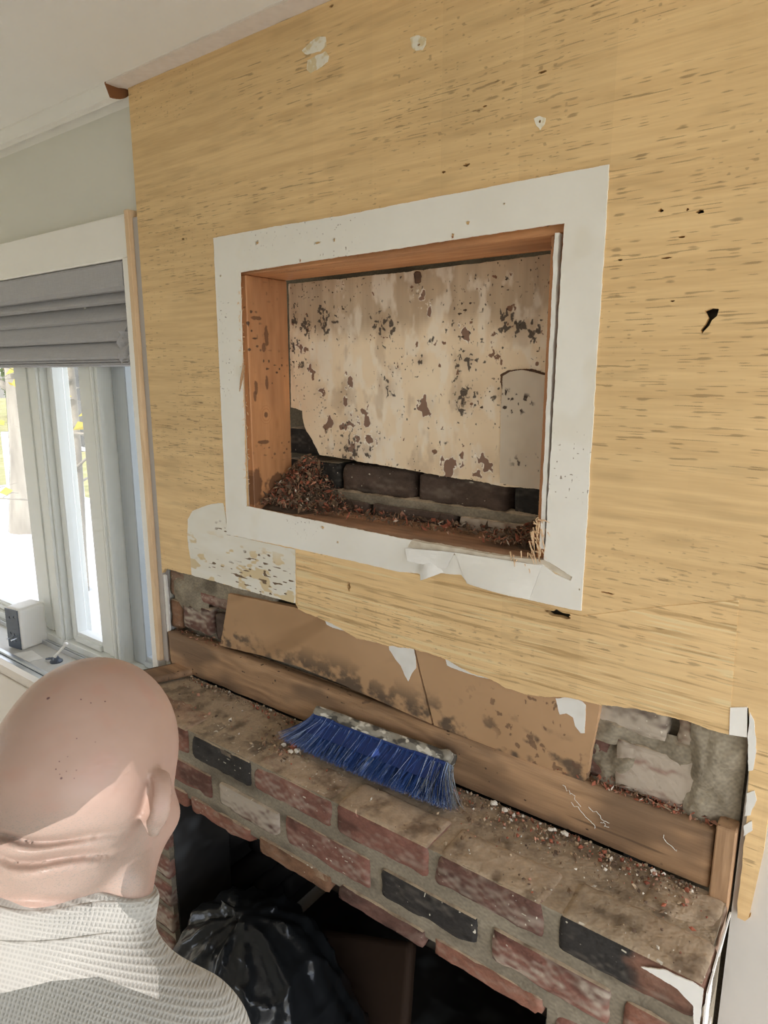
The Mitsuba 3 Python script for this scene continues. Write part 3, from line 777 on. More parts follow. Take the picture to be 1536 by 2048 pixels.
# top course: front stretchers and the back row
row([(-1.515, -1.412), (-1.400, -1.195), (-1.183, -0.985), (-0.978, -0.756), (-0.745, -0.536), (-0.525, -0.322), (-0.302, -0.096)], MF, -0.098, 0.856, 0.920,
    [(5, .2), (1, .25), (3, .05), (0, .30), (0, .22), (2, .28), (8, .15)], **SOFT)
row([(-1.515, -1.30), (-1.288, -1.09), (-1.078, -0.87), (-0.858, -0.655), (-0.642, -0.435), (-0.425, -0.225), (-0.212, -0.098)], -0.092, -0.004, 0.858, 0.918,
    [(5, .2), (5, .3), (1, .2), (5, .2), (0, .2), (5, .2), (5, .3)], **SOFT)
# second course
row([(-1.515, -1.345), (-1.333, -1.119), (-1.088, -0.901), (-0.885, -0.664), (-0.637, -0.438), (-0.411, -0.215), (-0.198, -0.097)], MF, -0.095, 0.771, 0.833,
    [(0, .2), (0, .15), (2, .74), (0, .30), (3, .10), (0, .42), (7, .25)], r=0.007, chip=0.016, amp=0.003)
# lintel course, chipped along its lower edge
row([(-1.43, -1.212), (-1.200, -0.994), (-0.966, -0.762), (-0.743, -0.542), (-0.523, -0.318), (-0.300, -0.198), (-0.188, -0.097)], MF, -0.095, 0.710, 0.748,
    [(1, .15), (1, .22), (4, .15), (2, .10), (7, .20), (0, .45), (7, .2)], r=0.008, chip=0.022, amp=0.0042)
# piers beside the opening
z = 0.688
k = 0
while z > 0.02:
    h = 0.062
    if k % 2:
        row([(-0.312, -0.212), (-0.200, -0.097)], MF, -0.004, z - h, z, [(0, .4), (1, .3)])
        row([(-1.515, -1.408), (-1.396, -1.305)], MF, -0.004, z - h, z, [(1, .3), (0, .35)])
    else:
        row([(-0.313, -0.097)], MF, -0.004, z - h, z, [(7, .35)])
        row([(-1.515, -1.305)], MF, -0.004, z - h, z, [(0, .42)])
    z -= 0.081; k += 1
# white patches: old paint on the end face, and a sunlit sliver painted in
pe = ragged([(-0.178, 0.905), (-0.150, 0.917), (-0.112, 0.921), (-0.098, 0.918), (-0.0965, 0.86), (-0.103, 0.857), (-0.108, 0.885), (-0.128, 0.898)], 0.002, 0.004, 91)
paint = sheet(pe, MF - 0.0012, 0.002)  # sunlit corner of the front edge, drawn as a white sheet
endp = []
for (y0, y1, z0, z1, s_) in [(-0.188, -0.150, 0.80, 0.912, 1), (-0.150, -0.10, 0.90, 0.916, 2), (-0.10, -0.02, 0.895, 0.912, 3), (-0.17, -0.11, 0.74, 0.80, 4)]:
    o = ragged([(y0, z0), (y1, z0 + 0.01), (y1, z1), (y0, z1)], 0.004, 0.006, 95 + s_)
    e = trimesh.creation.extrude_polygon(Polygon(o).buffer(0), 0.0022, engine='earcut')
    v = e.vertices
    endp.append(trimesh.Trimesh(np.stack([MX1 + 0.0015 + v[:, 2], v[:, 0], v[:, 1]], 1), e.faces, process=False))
put(f'{B}__paint_and_sun_sliver', cat_([paint] + endp), 'mat_white_trim', label='white paint and a painted sun sliver on the right end of the mantel')
# firebox, sooty
FB = 0.42


def soot_color(p, n, uv):
    c = mix((0.010, 0.0095, 0.0095), (0.040, 0.036, 0.032), fbm(p.x * 12, p.y * 12, p.z * 14))
    return mix(c, (0.085, 0.092, 0.096), smoothstep(0.60, 0.78, fbm(p.x * 9 + 3, p.y * 9, p.z * 9)) * 0.7)


scene['mat_soot'] = painted(soot_color, 0.8, lambda p, n, uv: fbm(p.x * 40, p.y * 40, p.z * 40), 0.003)
put(f'{W}__firebox', cat_([box(-1.36, -0.26, FB + 0.07, FB + 0.12, 0, 1.0), box(-1.42, -1.365, 0.0, FB + 0.1, 0, 1.0), box(-0.262, -0.22, 0.0, FB + 0.1, 0, 1.0), box(-1.4, -0.24, 0.001, FB + 0.1, 0.86, 0.90), box(-1.305, -1.30, -0.17, 0.0, 0.0, 0.70), box(-0.318, -0.312, -0.17, 0.0, 0.0, 0.70), box(-1.3, -0.31, -0.09, -0.002, 0.725, 0.735)]), 'mat_soot', label='soot-blackened firebox')
put(f'{B}__hearth', box(-1.30, -0.318, MF + 0.01, -0.002, 0.0, 0.012), 'mat_soot', label='soot-black hearth')
put(f'{W}__hearth', box(-1.31, -0.30, 0.0, FB, 0.0, 0.012), 'mat_soot')
z, k = 0.10, 0
while z < 0.80:
    x = -1.355 + (0.1 if k % 2 else 0.0)
    while x < -0.34:
        put(f'{W}__firebox_brick', rough_block(x, x + 0.2, FB, FB + 0.075, z, z + 0.062, 300 + k * 9 + int(x * 50), step=0.03, amp=0.004, chip=0.01), 'mat_soot', smooth=True)
        x += 0.213
    y = 0.02 + (0.1 if k % 2 else 0)
    while y < FB - 0.1:
        put(f'{W}__firebox_brick', rough_block(-1.37, -1.315, y, y + 0.2, z, z + 0.062, 500 + k * 9 + int(y * 50), step=0.03, amp=0.004, chip=0.01), 'mat_soot', smooth=True)
        y += 0.213
    z += 0.078; k += 1

# crumbs of mortar, rust and plaster: on the mantel, on the ledger, in the niche
g = np.random.default_rng(21)


def crumb_fn(p, n, uv):
    cs = [(0.20, 0.13, 0.08), (0.30, 0.10, 0.06), (0.36, 0.27, 0.18), (0.62, 0.57, 0.49), (0.12, 0.08, 0.055), (0.42, 0.22, 0.15)]
    k = dr.floor(uv.x * 6)
    c = mi.Color3f(cs[0])
    for i, t in enumerate(cs):
        c = dr.select(dr.abs(k - i) < 0.5, mi.Color3f(t), c)
    return c * (0.7 + 0.6 * uv.y)


scene['mat_crumb'] = painted(crumb_fn, 0.85, spec=0.2)


def crumb_uv(ids, n, weights):
    k = g.choice(6, n, p=np.array(weights) / sum(weights))
    return np.stack([(k[ids] + 0.5) / 6, g.random(n)[ids]], 1)


def scatter(n, fx, fy, fz, smin_, smax_, key, weights, label, cat, stretch=None, parent_label=None):
    c = np.stack([fx(n), fy(n), fz(n)], 1)
    s = smin_ * (smax_ / smin_) ** (g.random(n) ** 2.2)
    c[:, 2] += s * 0.35
    m, ids = crumbs(c, s, g, stretch)
    return put(key, m, 'mat_crumb', label, cat, kind='stuff', uv=crumb_uv(ids, n, weights))


ZT = 0.9215
cx = np.concatenate([g.normal(-0.965, 0.035, 420), g.uniform(-0.62, -0.14, 900), g.uniform(-1.5, -0.7, 500), g.uniform(-1.4, -0.11, 350)])
cy = np.concatenate([g.normal(-0.085, 0.030, 420), -0.006 - np.abs(g.normal(0, 0.035, 900)), -0.006 - np.abs(g.normal(0, 0.014, 500)), g.uniform(-0.18, -0.01, 350)])
n = len(cx)
scatter(n, lambda n: cx, lambda n: np.clip(cy, -0.18, -0.007), lambda n: np.full(n, ZT), 0.0010, 0.0048, 'mortar_crumbs', [3, 2, 4, 1.6, 3, 1.5], 'loose crumbs of mortar and brick strewn over the mantel', 'rubble')
big = [(-0.975, -0.075, .0085, 3), (-0.955, -0.088, .007, 1), (-0.942, -0.098, .0075, 1), (-0.985, -0.06, .006, 0), (-0.925, -0.105, .006, 3), (-0.965, -0.105, .005, 3), (-0.935, -0.115, .005, 3), (-0.95, -0.07, .006, 5), (-0.50, -0.014, .006, 3),
       (-0.475, -0.02, .005, 3), (-0.36, -0.016, .006, 3), (-0.385, -0.02, .004, 3), (-1.005, -0.075, .006, 2)]
for i, (x, y, s, k) in enumerate(big):
    m = blob(s, 60 + i, (1.2, 1, 0.8), 0.25, 1); m.apply_translation((x, y, ZT + s * 0.62))
    near = x < -0.9
    put('pebble', m, 'mat_crumb', 'small angular bit of mortar lying before the left end of the brush' if near else 'pale bit of stone lying along the foot of the ledger board', 'pebble', 'mortar bits beside the brush' if near else 'stones at the foot of the ledger', uv=((k + 0.5) / 6, 0.6))
flake = lambda n: np.stack([g.uniform(1.2, 2.6, n), g.uniform(.5, 1, n), g.uniform(.12, .3, n)], 1)
n = 620
fx = np.concatenate([g.uniform(-0.31, -0.13, 470), g.uniform(-0.40, -0.29, 80), g.uniform(-1.5, -1.3, 70)])
scatter(n, lambda n: fx, lambda n: g.uniform(0.002, 0.03, n), lambda n: np.full(n, 1.027) + g.random(n) ** 3 * 0.012, 0.0012, 0.0046, 'rust_flakes', [1, 5, 1, .4, 2, 3], 'reddish flakes lying along the top of the ledger board', 'debris', flake)
mound = lambda x, y: 0.105 * np.exp(-(((x + 1.105) / 0.075) ** 2) - ((y - 0.15) / 0.085) ** 2) + 0.045 * np.exp(-(((x + 0.47) / 0.05) ** 2) - ((y - 0.12) / 0.06) ** 2) + 0.012
n = 5200
nx_ = np.concatenate([np.clip(g.normal(-1.10, 0.055, 3200), -1.152, -0.96), np.clip(g.normal(-0.50, 0.04, 1000), -0.57, -0.458), g.uniform(-1.15, -0.46, 1000)])
ny_ = np.concatenate([g.uniform(0.03, 0.165, 3200), g.uniform(0.04, 0.15, 1000), g.uniform(0.055, 0.15, 1000)])
nz_ = 1.408 + mound(nx_, ny_) * np.concatenate([g.uniform(.5, 1.05, 3200), g.uniform(.4, 1.05, 1000), np.full(1000, 0.6)])
scatter(n, lambda n: nx_, lambda n: ny_, lambda n: nz_, 0.0014, 0.0064, 'rotten_insulation', [3, 2.2, .3, .15, 4.5, 1.2], 'heap of reddish brown rotten shreds on the sill inside the niche', 'debris', flake)
um, vm = np.meshgrid(np.linspace(-1.155, -0.456, 70), np.linspace(0.03, 0.15, 14), indexing='ij')
hz = 1.404 + mound(um, vm) * (0.75 + 0.5 * (meshkit.fbm(np.stack([um * 60, vm * 60, um * 0], -1), 3, 4) - 0.5)) - 0.012
q = (np.arange(69)[:, None] * 14 + np.arange(13)[None]).ravel()
scene['rotten_insulation__dust_bed'] = ply(trimesh.Trimesh(np.stack([um, vm, hz], -1).reshape(-1, 3), np.vstack([np.stack([q, q + 14, q + 15], 1), np.stack([q, q + 15, q + 1], 1)]), process=False), 'mat_crumb', smooth=True,
                                            uv=np.tile((0.75, 0.3), (70 * 14, 1)))
# frayed wood at the lower right corner of the niche
sp = []
for i in range(80):
    z0 = 1.395 + 0.085 * g.random() ** 1.2
    x0 = -0.447 + g.uniform(-.012, .012) - (0.05 * g.random() if z0 < 1.42 else 0)
    a = np.array([x0, g.uniform(-0.002, 0.012), z0]); L = g.uniform(.010, .026)
    d = np.array([g.uniform(.1, .8), g.uniform(-.8, -.1), g.uniform(-1.0, .2)]); d /= np.linalg.norm(d)
    sp.append(tube([a, a + d * L * .6, a + d * L + [0, 0, -.003]], [.0016, .0012, .0003], 4))
put(f'{W}__splintered_fibres', cat_(sp), 'mat_raw_pine', kind='stuff', uv=(0.9, 0.3), label='pale frayed wood fibres at the lower right corner of the niche')

sp = []
for i in range(70):
    z0 = g.uniform(1.46, 1.935); a = np.array([-1.164 + g.uniform(-.003, .003), g.uniform(-.004, .008), z0])
    d = np.array([g.uniform(-.6, .8), g.uniform(-1, -.1), g.uniform(-1, .4)]); d /= np.linalg.norm(d); L = g.uniform(.004, .012)
    sp.append(tube([a, a + d * L * .6, a + d * L], [.0012, .0008, .0003], 4))
hs = np.array([*wall_xz(487, 730, -.006)]); hang = [np.array([hs[0], -.004, hs[1]]), np.array([hs[0] - .004, -.010, hs[1] - .03]), np.array([hs[0] - .010, -.012, hs[1] - .058])]
put(f'{W}__splintered_fibres', cat_(sp), 'mat_raw_pine', kind='stuff', uv=(0.9, 0.3), label='frayed paper and wood along the left edge of the niche')
put(f'{W}__hanging_splinter', tube(hang, [.003, .0035, .0008], 5), 'mat_ledger_wood', uv=(0.9, 0.2), label='brown splinter hanging from the left edge of the niche')
hx_, hz_ = wall_xz(836, 548, .12)
put(f'{W}__hanging_splinter', rough_block(hx_ - .004, hx_ + .012, .112, .118, hz_ - .020, hz_ + .004, 9, amp=.003, step=.004), 'mat_rot', smooth=True)
g = np.random.default_rng(52)
fb_ = []
for a0, n_ in (((1128, 1566), 9), ((1145, 1600), 12), ((1180, 1610), 9), ((1205, 1640), 8), ((1330, 1665), 6)):
    x_, z_ = wall_xz(*a0); q_ = [np.array([x_, -0.0068, z_])]
    for _ in range(n_):
        q_.append(q_[-1] + [g.uniform(-.002, .009), 0, g.uniform(-.0075, .0035)])
    fb_.append(tube(q_, np.full(len(q_), .0006), 4))
put(f'{W}__pale_fibres', cat_(fb_), 'mat_tornpaper', kind='stuff', label='thin pale fibres stuck to the ledger board')

# ------------------------------------------------------------------ counter brush
A0 = np.array([-0.934, -0.022, 0.985]); A1 = np.array([-0.584, -0.022, 0.995])
ux = (A1 - A0) / np.linalg.norm(A1 - A0)
ad = np.array([0.0, -0.70, -0.714]); ad -= ux * (ad @ ux); ad /= np.linalg.norm(ad)   # the way the bristles point
aw = np.cross(ux, ad)                                                                    # across the block
Lb = np.linalg.norm(A1 - A0)
mid = (A0 + A1) / 2
Mb = np.eye(4); Mb[:3, 0], Mb[:3, 1], Mb[:3, 2], Mb[:3, 3] = ux, aw, ad, mid
blk = rough_block(-Lb / 2, Lb / 2, -0.019, 0.019, -0.004, 0.020, 77, r=0.006, amp=0.0022, step=0.008, chip=0.018, freq=60)
bv = blk.vertices
bv[:, 2] += np.where(bv[:, 0] > 0.155, -0.006 * meshkit.noise(bv * 90, 3), 0)
blk.apply_transform(Mb)


def block_color(p, n, uv):
    c = mix((0.14, 0.125, 0.10), (0.36, 0.335, 0.28), fbm(p.x * 45, p.y * 70, p.z * 70))
    c = mix(c, (0.05, 0.045, 0.04), smoothstep(0.50, 0.62, fbm(p.x * 38 + 5, p.y * 60, p.z * 60)) * 0.85)
    return mix(c, (0.56, 0.53, 0.46), smoothstep(0.62, 0.72, fbm(p.x * 60 + 9, p.y * 90, p.z * 90)))


scene['mat_brush_block'] = painted(block_color, 0.75, lambda p, n, uv: fbm(p.x * 90, p.y * 90, p.z * 90), 0.0022)
put('hand_brush__block', blk, 'mat_brush_block', smooth=True, label='weathered grey wooden block')
say('hand_brush', 'hand brush with blue bristles and a weathered grey block, lying on the mantel', 'brush')
g = np.random.default_rng(33)


def bristle_mesh(n, x_lo, x_hi, spread, key, kinds):
    P, Uv = [], []
    pts = np.linspace(0, 1, 5)
    nt = max(3, int((x_hi - x_lo) / .0125))
    tx = np.linspace(x_lo, x_hi, nt)
    lean = g.normal(0, .0055, (nt, 3)); shade = g.random((nt, 3))
    for i in range(n):
        a_, b_ = g.integers(nt), g.integers(3)
        x = tx[a_] + g.normal(0, .0022); w = (b_ - 1) * .011 + g.normal(0, .002)
        L = g.uniform(.070, .086)
        end = np.clip((x + Lb / 2) / Lb * 2 - 1, -1, 1)
        dx = 0.030 * np.sign(end) * abs(end) ** 5 + g.normal(0, spread) + lean[a_, b_] + (-0.018 * max(0, -end) ** 4)
        dw = 0.020 * (w / .015) + g.normal(0, spread * .6)
        curl = g.normal(0, .006)
        loc = np.stack([x + dx * pts ** 1.4 + curl * np.sin(pts * 3) * .3, w + dw * pts ** 1.3 + curl * pts ** 2, 0.016 + L * pts - 0.006 * pts ** 2 * abs(end) ** 4], 1)
        wd = loc @ Mb[:3, :3].T + mid
        lim = ZT + 0.001 + 0.004 * g.random()
        wd[:, 2] = np.maximum(wd[:, 2], lim)
        wd[:, 1] = np.minimum(wd[:, 1], -0.008)
        P.append(wd); Uv.append((kinds(g), np.clip(.55 * shade[a_, b_] + .45 * g.random(), 0, 1)))
    P = np.array(P); n_ = len(P)
    ang = np.arange(3) * 2 * np.pi / 3
    rad = np.array([.00052, .00052, .0005, .00042, .0002])
    tdir = np.gradient(P, axis=1); tdir /= np.linalg.norm(tdir, axis=2, keepdims=True) + 1e-9
    a = np.cross(tdir, np.array([1.0, .2, .1])); a /= np.linalg.norm(a, axis=2, keepdims=True) + 1e-9
    b = np.cross(tdir, a)
    V = P[:, :, None] + rad[None, :, None, None] * (np.cos(ang)[None, None, :, None] * a[:, :, None] + np.sin(ang)[None, None, :, None] * b[:, :, None])
    i, j = np.meshgrid(np.arange(4), np.arange(3), indexing='ij')
    q_ = np.stack([i * 3 + j, i * 3 + (j + 1) % 3, (i + 1) * 3 + (j + 1) % 3, (i + 1) * 3 + j], -1).reshape(-1, 4)
    f = np.vstack([q_[:, [0, 1, 2]], q_[:, [0, 2, 3]]])
    F = (f[None] + (np.arange(n_) * 15)[:, None, None]).reshape(-1, 3)
    m = trimesh.Trimesh(V.reshape(-1, 3), F, process=False)
    return m, np.repeat(np.array(Uv), 15, axis=0)


def bristle_color(p, n, uv):
    blue = mix((0.014, 0.036, 0.14), (0.05, 0.13, 0.42), uv.y * uv.y)
    pale = mix((0.20, 0.30, 0.52), (0.42, 0.46, 0.50), uv.y)
    grey = mix((0.08, 0.09, 0.10), (0.30, 0.31, 0.30), uv.y)
    return dr.select(uv.x < 0.33, blue, dr.select(uv.x < 0.66, pale, grey))


scene['mat_bristle'] = painted(bristle_color, 0.4, spec=0.5)
bm, bu = bristle_mesh(6500, -Lb / 2 + .006, Lb / 2 - .008, .0062, 'b', lambda g: 0.1 if g.random() < .88 else 0.5)
put('hand_brush__bristles', bm, 'mat_bristle', kind='stuff', uv=bu, label='blue bristles')
bm, bu = bristle_mesh(330, Lb / 2 - .03, Lb / 2 - .004, .011, 'b', lambda g: 0.9 if g.random() < .7 else 0.5)
put('hand_brush__stray_bristles', bm, 'mat_bristle', kind='stuff', uv=bu, label='grey stray bristles at one end')
root = rbox(-Lb / 2 + .004, Lb / 2 - .006, -.0165, .0165, .016, .024, .002); root.apply_transform(Mb)
root2 = trimesh.convex.convex_hull(np.array([[sx * (Lb / 2 - .012), sw, zz] for sx in (-1, 1) for sw, zz in ((-.013, .02), (.013, .02), (-.026, .060), (.022, .055))])); root2.apply_transform(Mb)
put('hand_brush__bristle_core', cat_([root, root2]), plain((0.012, 0.03, 0.14), 0.7))

# loose plank at the left end of the mantel
pk = rough_block(-0.11, 0.11, -0.036, 0.036, 0, 0.017, 44, r=0.003, amp=0.001, step=0.012)
pk.apply_transform(trimesh.transformations.rotation_matrix(math.radians(68), (0, 0, 1))); pk.apply_translation((-1.475, -0.065, 0.9225))
put('wood_offcut', pk, 'mat_ledger_wood', 'short brown wood offcut lying across the left end of the mantel', 'wood offcut', smooth=True, uv=(0.1, 0.15))
# board inside the dark firebox
bd = rough_block(-0.17, 0.17, -0.012, 0.012, -0.10, 0.10, 45, r=0.003, amp=0.002, step=0.02)
bd.apply_transform(trimesh.transformations.rotation_matrix(math.radians(-38), (1, 0, 0))); bd.apply_transform(trimesh.transformations.rotation_matrix(math.radians(-24), (0, 1, 0)))
bd.apply_translation((-0.93, 0.12, 0.14))
put('charred_board', bd, plain((0.055, 0.032, 0.02), 0.8), 'dull brown board leaning inside the dark firebox', 'board', smooth=True)

# ------------------------------------------------------------------ window wall, window, shade
WY = 0.020                                  # face of the window wall
OX0, OX1, OZ0, OZ1 = -3.45, -1.586, 0.775, 2.012
ww = Polygon([(-4.6, 0), (WLX, 0), (WLX, CEIL), (-4.6, CEIL)]).difference(sbox(OX0, OZ0, OX1, OZ1))
scene['wall_left'] = ply(sheet(ww, WY + 0.16, 0.16), 'mat_plaster', uv=np.tile((0.1, 0.1), (len(sheet(ww, WY + 0.16, 0.16).vertices), 1)))
say('wall_left', 'grey-green painted wall holding the window', kind='structure')
# cove moulding between that wall and the ceiling, its sawn end showing brown
cov = [(WY, CEIL), (-0.046, CEIL), (-0.046, CEIL - 0.004)] + [(WY - 0.006 - 0.056 * (1 - math.sin(t)), CEIL - 0.030 + 0.024 * (1 - math.cos(t)) ** 1.0) for t in np.linspace(math.pi / 2 * 0.08, math.pi / 2, 9)[::-1]][::-1] + [(WY, CEIL - 0.031)]
put('trim_4', extrude_x(cov, -4.6, -1.545), 'mat_plaster', kind='structure', uv=(0.9, 0.1), label='white cove moulding above the window')
put('trim_4__sawn_end', extrude_x(cov, -1.5448, -1.540), plain((0.20, 0.085, 0.035), 0.8), label='brown sawn end of the moulding')
# casing
put('trim_2', rbox(-3.56, -1.556, -0.004, WY, OZ1 - 0.004, 2.112, 0.003), 'mat_white_trim', kind='structure', label='white casing over the window')
put('trim_3', rbox(-1.562, -1.5445, -0.010, WY, 0.93, 2.118, 0.0015), 'mat_raw_pine', kind='structure', uv=(0.9, 0.45), label='raw pine strip beside the window')
put('trim_5', rbox(-1.590, -1.5625, -0.006, WY, 0.80, 2.008, 0.002), 'mat_white_trim', kind='structure', label='narrow white jamb beside the raw pine strip')
put('trim_1', box(-0.0952, 0.42, 0.0118, 0.034, 0, CEIL), plain((0.54, 0.51, 0.47), 0.4), kind='structure', label='white boarding at the right of the chimney wall')
wb = rbox(-1.5435, -1.5225, 0.001, WY + 0.01, 0.93, 2.10, 0.001)
put('trim_6', wb, plain((0.40, 0.36, 0.33), 0.7), kind='structure', label='grey shim between window trim and chimney wall')
g = np.random.default_rng(9)
pe_ = ragged([(-1.5205, 1.02), (-1.5105, 1.02), (-1.5085, 1.10), (-1.511, 1.185), (-1.5205, 1.187)], 0.0016, 0.004, 17)
put('wall_back__gypsum_edge', sheet(Polygon(pe_).buffer(0), 0.008, 0.006), 'mat_tornpaper')

WN = 'window_1'
GY = 0.10


def wx(px, y=GY):
    return wall_xz(px, 748, y)[0]


def post(px0, px1, y0, y1, z0=0.80, z1=2.0, yref=GY):
    return rbox(wx(px0, yref), wx(px1, yref), y0, y1, z0, z1, 0.002)


SB = 0.845                                   # bottom of the glass
fr = [post(84, 107, 0.055, 0.15), post(211, 224, 0.05, 0.15), rbox(OX0, OX1, 0.05, 0.15, OZ1 - 0.05, OZ1, 0.002), rbox(OX0, OX1, 0.05, 0.15, 0.776, 0.812, 0.002), post(100, 104, 0.045, 0.056), post(215, 219, 0.043, 0.051)]
scene[f'{WN}'] = ply(cat_(fr), 'mat_vinyl')
say(WN, 'white casement window with three lights', kind='structure')


def sash(x0, x1, w0, w1, y0, y1, mat='mat_vinyl'):
    z0, z1 = SB, OZ1 - 0.055
    ms = [rbox(x0, x0 + w0, y0, y1, z0 - .032, z1, .003), rbox(x1 - w1, x1, y0, y1, z0 - .032, z1, .003), rbox(x0 + w0, x1 - w1, y0, y1, z0 - .032, z0, .003), rbox(x0 + w0, x1 - w1, y0, y1, z1 - .04, z1, .003),
          rbox(x1 - w1 * .55, x1 - w1 * .3, y0 - .005, y0 + .002, z0 - .03, z1, .001), rbox(x0 + w0, x1 - w1, y0 - .008, y0 + .002, z0 - .03, z0 - .012, .001)]
    k = put(f'{WN}__sash', cat_(ms), mat)
    e = box(x0 + w0 - .004, x1 - w1 + .004, (y0 + y1) / 2 - .0005, (y0 + y1) / 2, z0 - .004, z1 - .036)
    r = {'type': 'rectangle', 'to_world': T().translate([(x0 + w0 + x1 - w1) / 2, (y0 + y1) / 2, (z0 + z1 - .04) / 2]).rotate([1, 0, 0], 90).scale([(x1 - w1 - x0 - w0) / 2 + .003, (z1 - .04 - z0) / 2 + .003, 1]), 'bsdf': {'type': 'ref', 'id': 'mat_glass'}}
    put(f'{k}__pane' if k.count('__') < 2 else f'{WN}__pane', r, None)


sash(-3.38, wx(82), .06, wx(82) - wx(42), .075, .115)
sash(wx(108), wx(210), wx(118) - wx(108), wx(210) - wx(171), .075, .115)
sash(wx(225), -1.60, wx(252) - wx(225), .02, .095, .135, 'mat_grey_vinyl')
put(f'{WN}__stool', cat_([rbox(-3.5, -1.535, -0.085, 0.056, 0.752, 0.778, .004)]), plain((0.50, 0.49, 0.46), 0.35), label='grey window stool')
put(f'{WN}__track', cat_([rbox(-3.4, -1.60, -0.1000, -0.0855, 0.762, 0.786, .001), rbox(-3.4, -1.60, -0.118, -0.101, 0.752, 0.778, .001)]), 'mat_aluminium', label='aluminium edge strip')
put(f'{WN}__track', cat_([rbox(-3.4, -1.60, 0.028, 0.033, 0.778, 0.794, .001), rbox(-3.4, -1.60, 0.040, 0.048, 0.778, 0.790, .001)]), 'mat_aluminium')
put(f'{WN}__seal', cat_([rbox(-3.4, -1.60, 0.0335, 0.0395, 0.778, 0.786, .001), rbox(-3.4, -1.60, -0.1008, -0.1002, 0.752, 0.78, .0002)]), 'mat_dark_metal')
put('trim_7', cat_([rbox(-3.6, -1.545, -0.098, 0.018, 0.0, 0.750, .003), rbox(-3.6, -1.545, -0.106, -0.0982, 0.64, 0.70, .002), rbox(-3.6, -1.545, -0.104, -0.0982, 0.0, 0.12, .002)]), plain((0.60, 0.54, 0.46), 0.5), kind='structure', label='beige panelling under the window')

# casement crank lying folded on the stool
cp = np.array([*[-2.12, -0.02], 0.778])
hub = trimesh.creation.revolve(np.array([(0, 0), (.020, 0), (.020, .004), (.012, .010), (.008, .018), (0, .019)]), sections=20); hub.apply_translation(cp)
arm = tube([cp + [0, 0, .016], cp + [.010, -.010, .024], cp + [.022, .006, .044], cp + [.028, .018, .058]], [.005, .0045, .004, .0045], 8)
arm2 = tube([cp + [0, 0, .012], cp + [-.022, -.012, .010], cp + [-.036, -.016, .006]], [.0045, .004, .0035], 8)
kn = trimesh.creation.icosphere(2, .0075); kn.apply_translation(cp + [.030, .022, .062])
put(f'{WN}__crank_base', cat_([hub, arm2]), 'mat_dark_metal', label='dark window crank base')
put(f'{WN}__crank_base__lever', cat_([arm, kn]), 'mat_white_trim', label='white crank lever')
pp = sheet(ragged([(0, 0), (.11, .0), (.12, .045), (.02, .055)], .002, .006, 7), 0, .0006)
pp = trimesh.Trimesh(np.stack([pp.vertices[:, 0] - 2.30, pp.vertices[:, 2] - 0.078, 0.7785 - pp.vertices[:, 1]], 1), pp.faces); pp.fix_normals()
put('paper_scrap', pp, 'mat_tornpaper', 'white scrap of paper lying on the window stool beside the crank', 'paper')
# metal box with a perforated side plate, turned on the stool
hx, hy, hz = 0.050, 0.040, 0.150
bx = trimesh.creation.box((hx, hy, hz)); bx = rough_block(-hx, hx, -hy, hy, 0, hz, 3, r=.010, amp=0, step=.008)
plate = Polygon([(-hy + .006, .004), (hy - .006, .004), (hy - .006, hz - .004), (-hy + .006, hz - .004)])
for a, b in ((-.012, .035), (.008, .030), (-.008, .055), (.012, .058), (-.016, .12), (.010, .115)):
    plate = plate.difference(Point(a, b).buffer(.0045, 8))
pe2 = trimesh.creation.extrude_polygon(plate, .003, engine='earcut'); v = pe2.vertices
pe2 = trimesh.Trimesh(np.stack([-hx - .0005 - v[:, 2], v[:, 0], v[:, 1]], 1), pe2.faces); pe2.fix_normals()
scr = cat_([tube([(-hx - .004, .02 * s, .045), (-hx - .026, .02 * s, .044)], [.003, .003], 8) for s in (-1, .2)])
Rz = trimesh.transformations.rotation_matrix(math.radians(98), (0, 0, 1)); Rz[:3, 3] = (-2.345, 0.0, 0.7785)
for m in (bx, pe2, scr):
    m.apply_transform(Rz)
put('metal_box__body', bx, 'mat_white_trim', smooth=True)
put('metal_box__side_plate', pe2, 'mat_dark_metal', label='dark blue-grey perforated plate')
put('metal_box__screw', scr, 'mat_aluminium')
say('metal_box', 'white metal box with a dark perforated side, standing on the window stool', 'box')

# roman shade, folds stacked at its foot
scene['mat_shade'] = painted(lambda p, n, uv: mix((0.345, 0.34, 0.355), (0.405, 0.40, 0.41), noise(p.x * 900, p.z * 60) * .5 + .5 * noise(p.x * 60, p.z * 900)), 0.85, spec=0.2)
SX0, SX1 = -3.42, -1.612


def fold(zt, zb, yb, yf, x1=SX1):
    """hanging loop of cloth: swells forward towards its foot, then tucks back"""
    h = zt - zb
    p = [(yb, zt), (yb - .006, zt), (yf + .014, zb + h * .45), (yf + .002, zb + h * .22), (yf, zb + h * .10), (yf + .004, zb + .002), (yf + .012, zb), (yf + .02, zb + .004), (yb, zb + h * .42)]
    return extrude_x(p, SX0, x1)


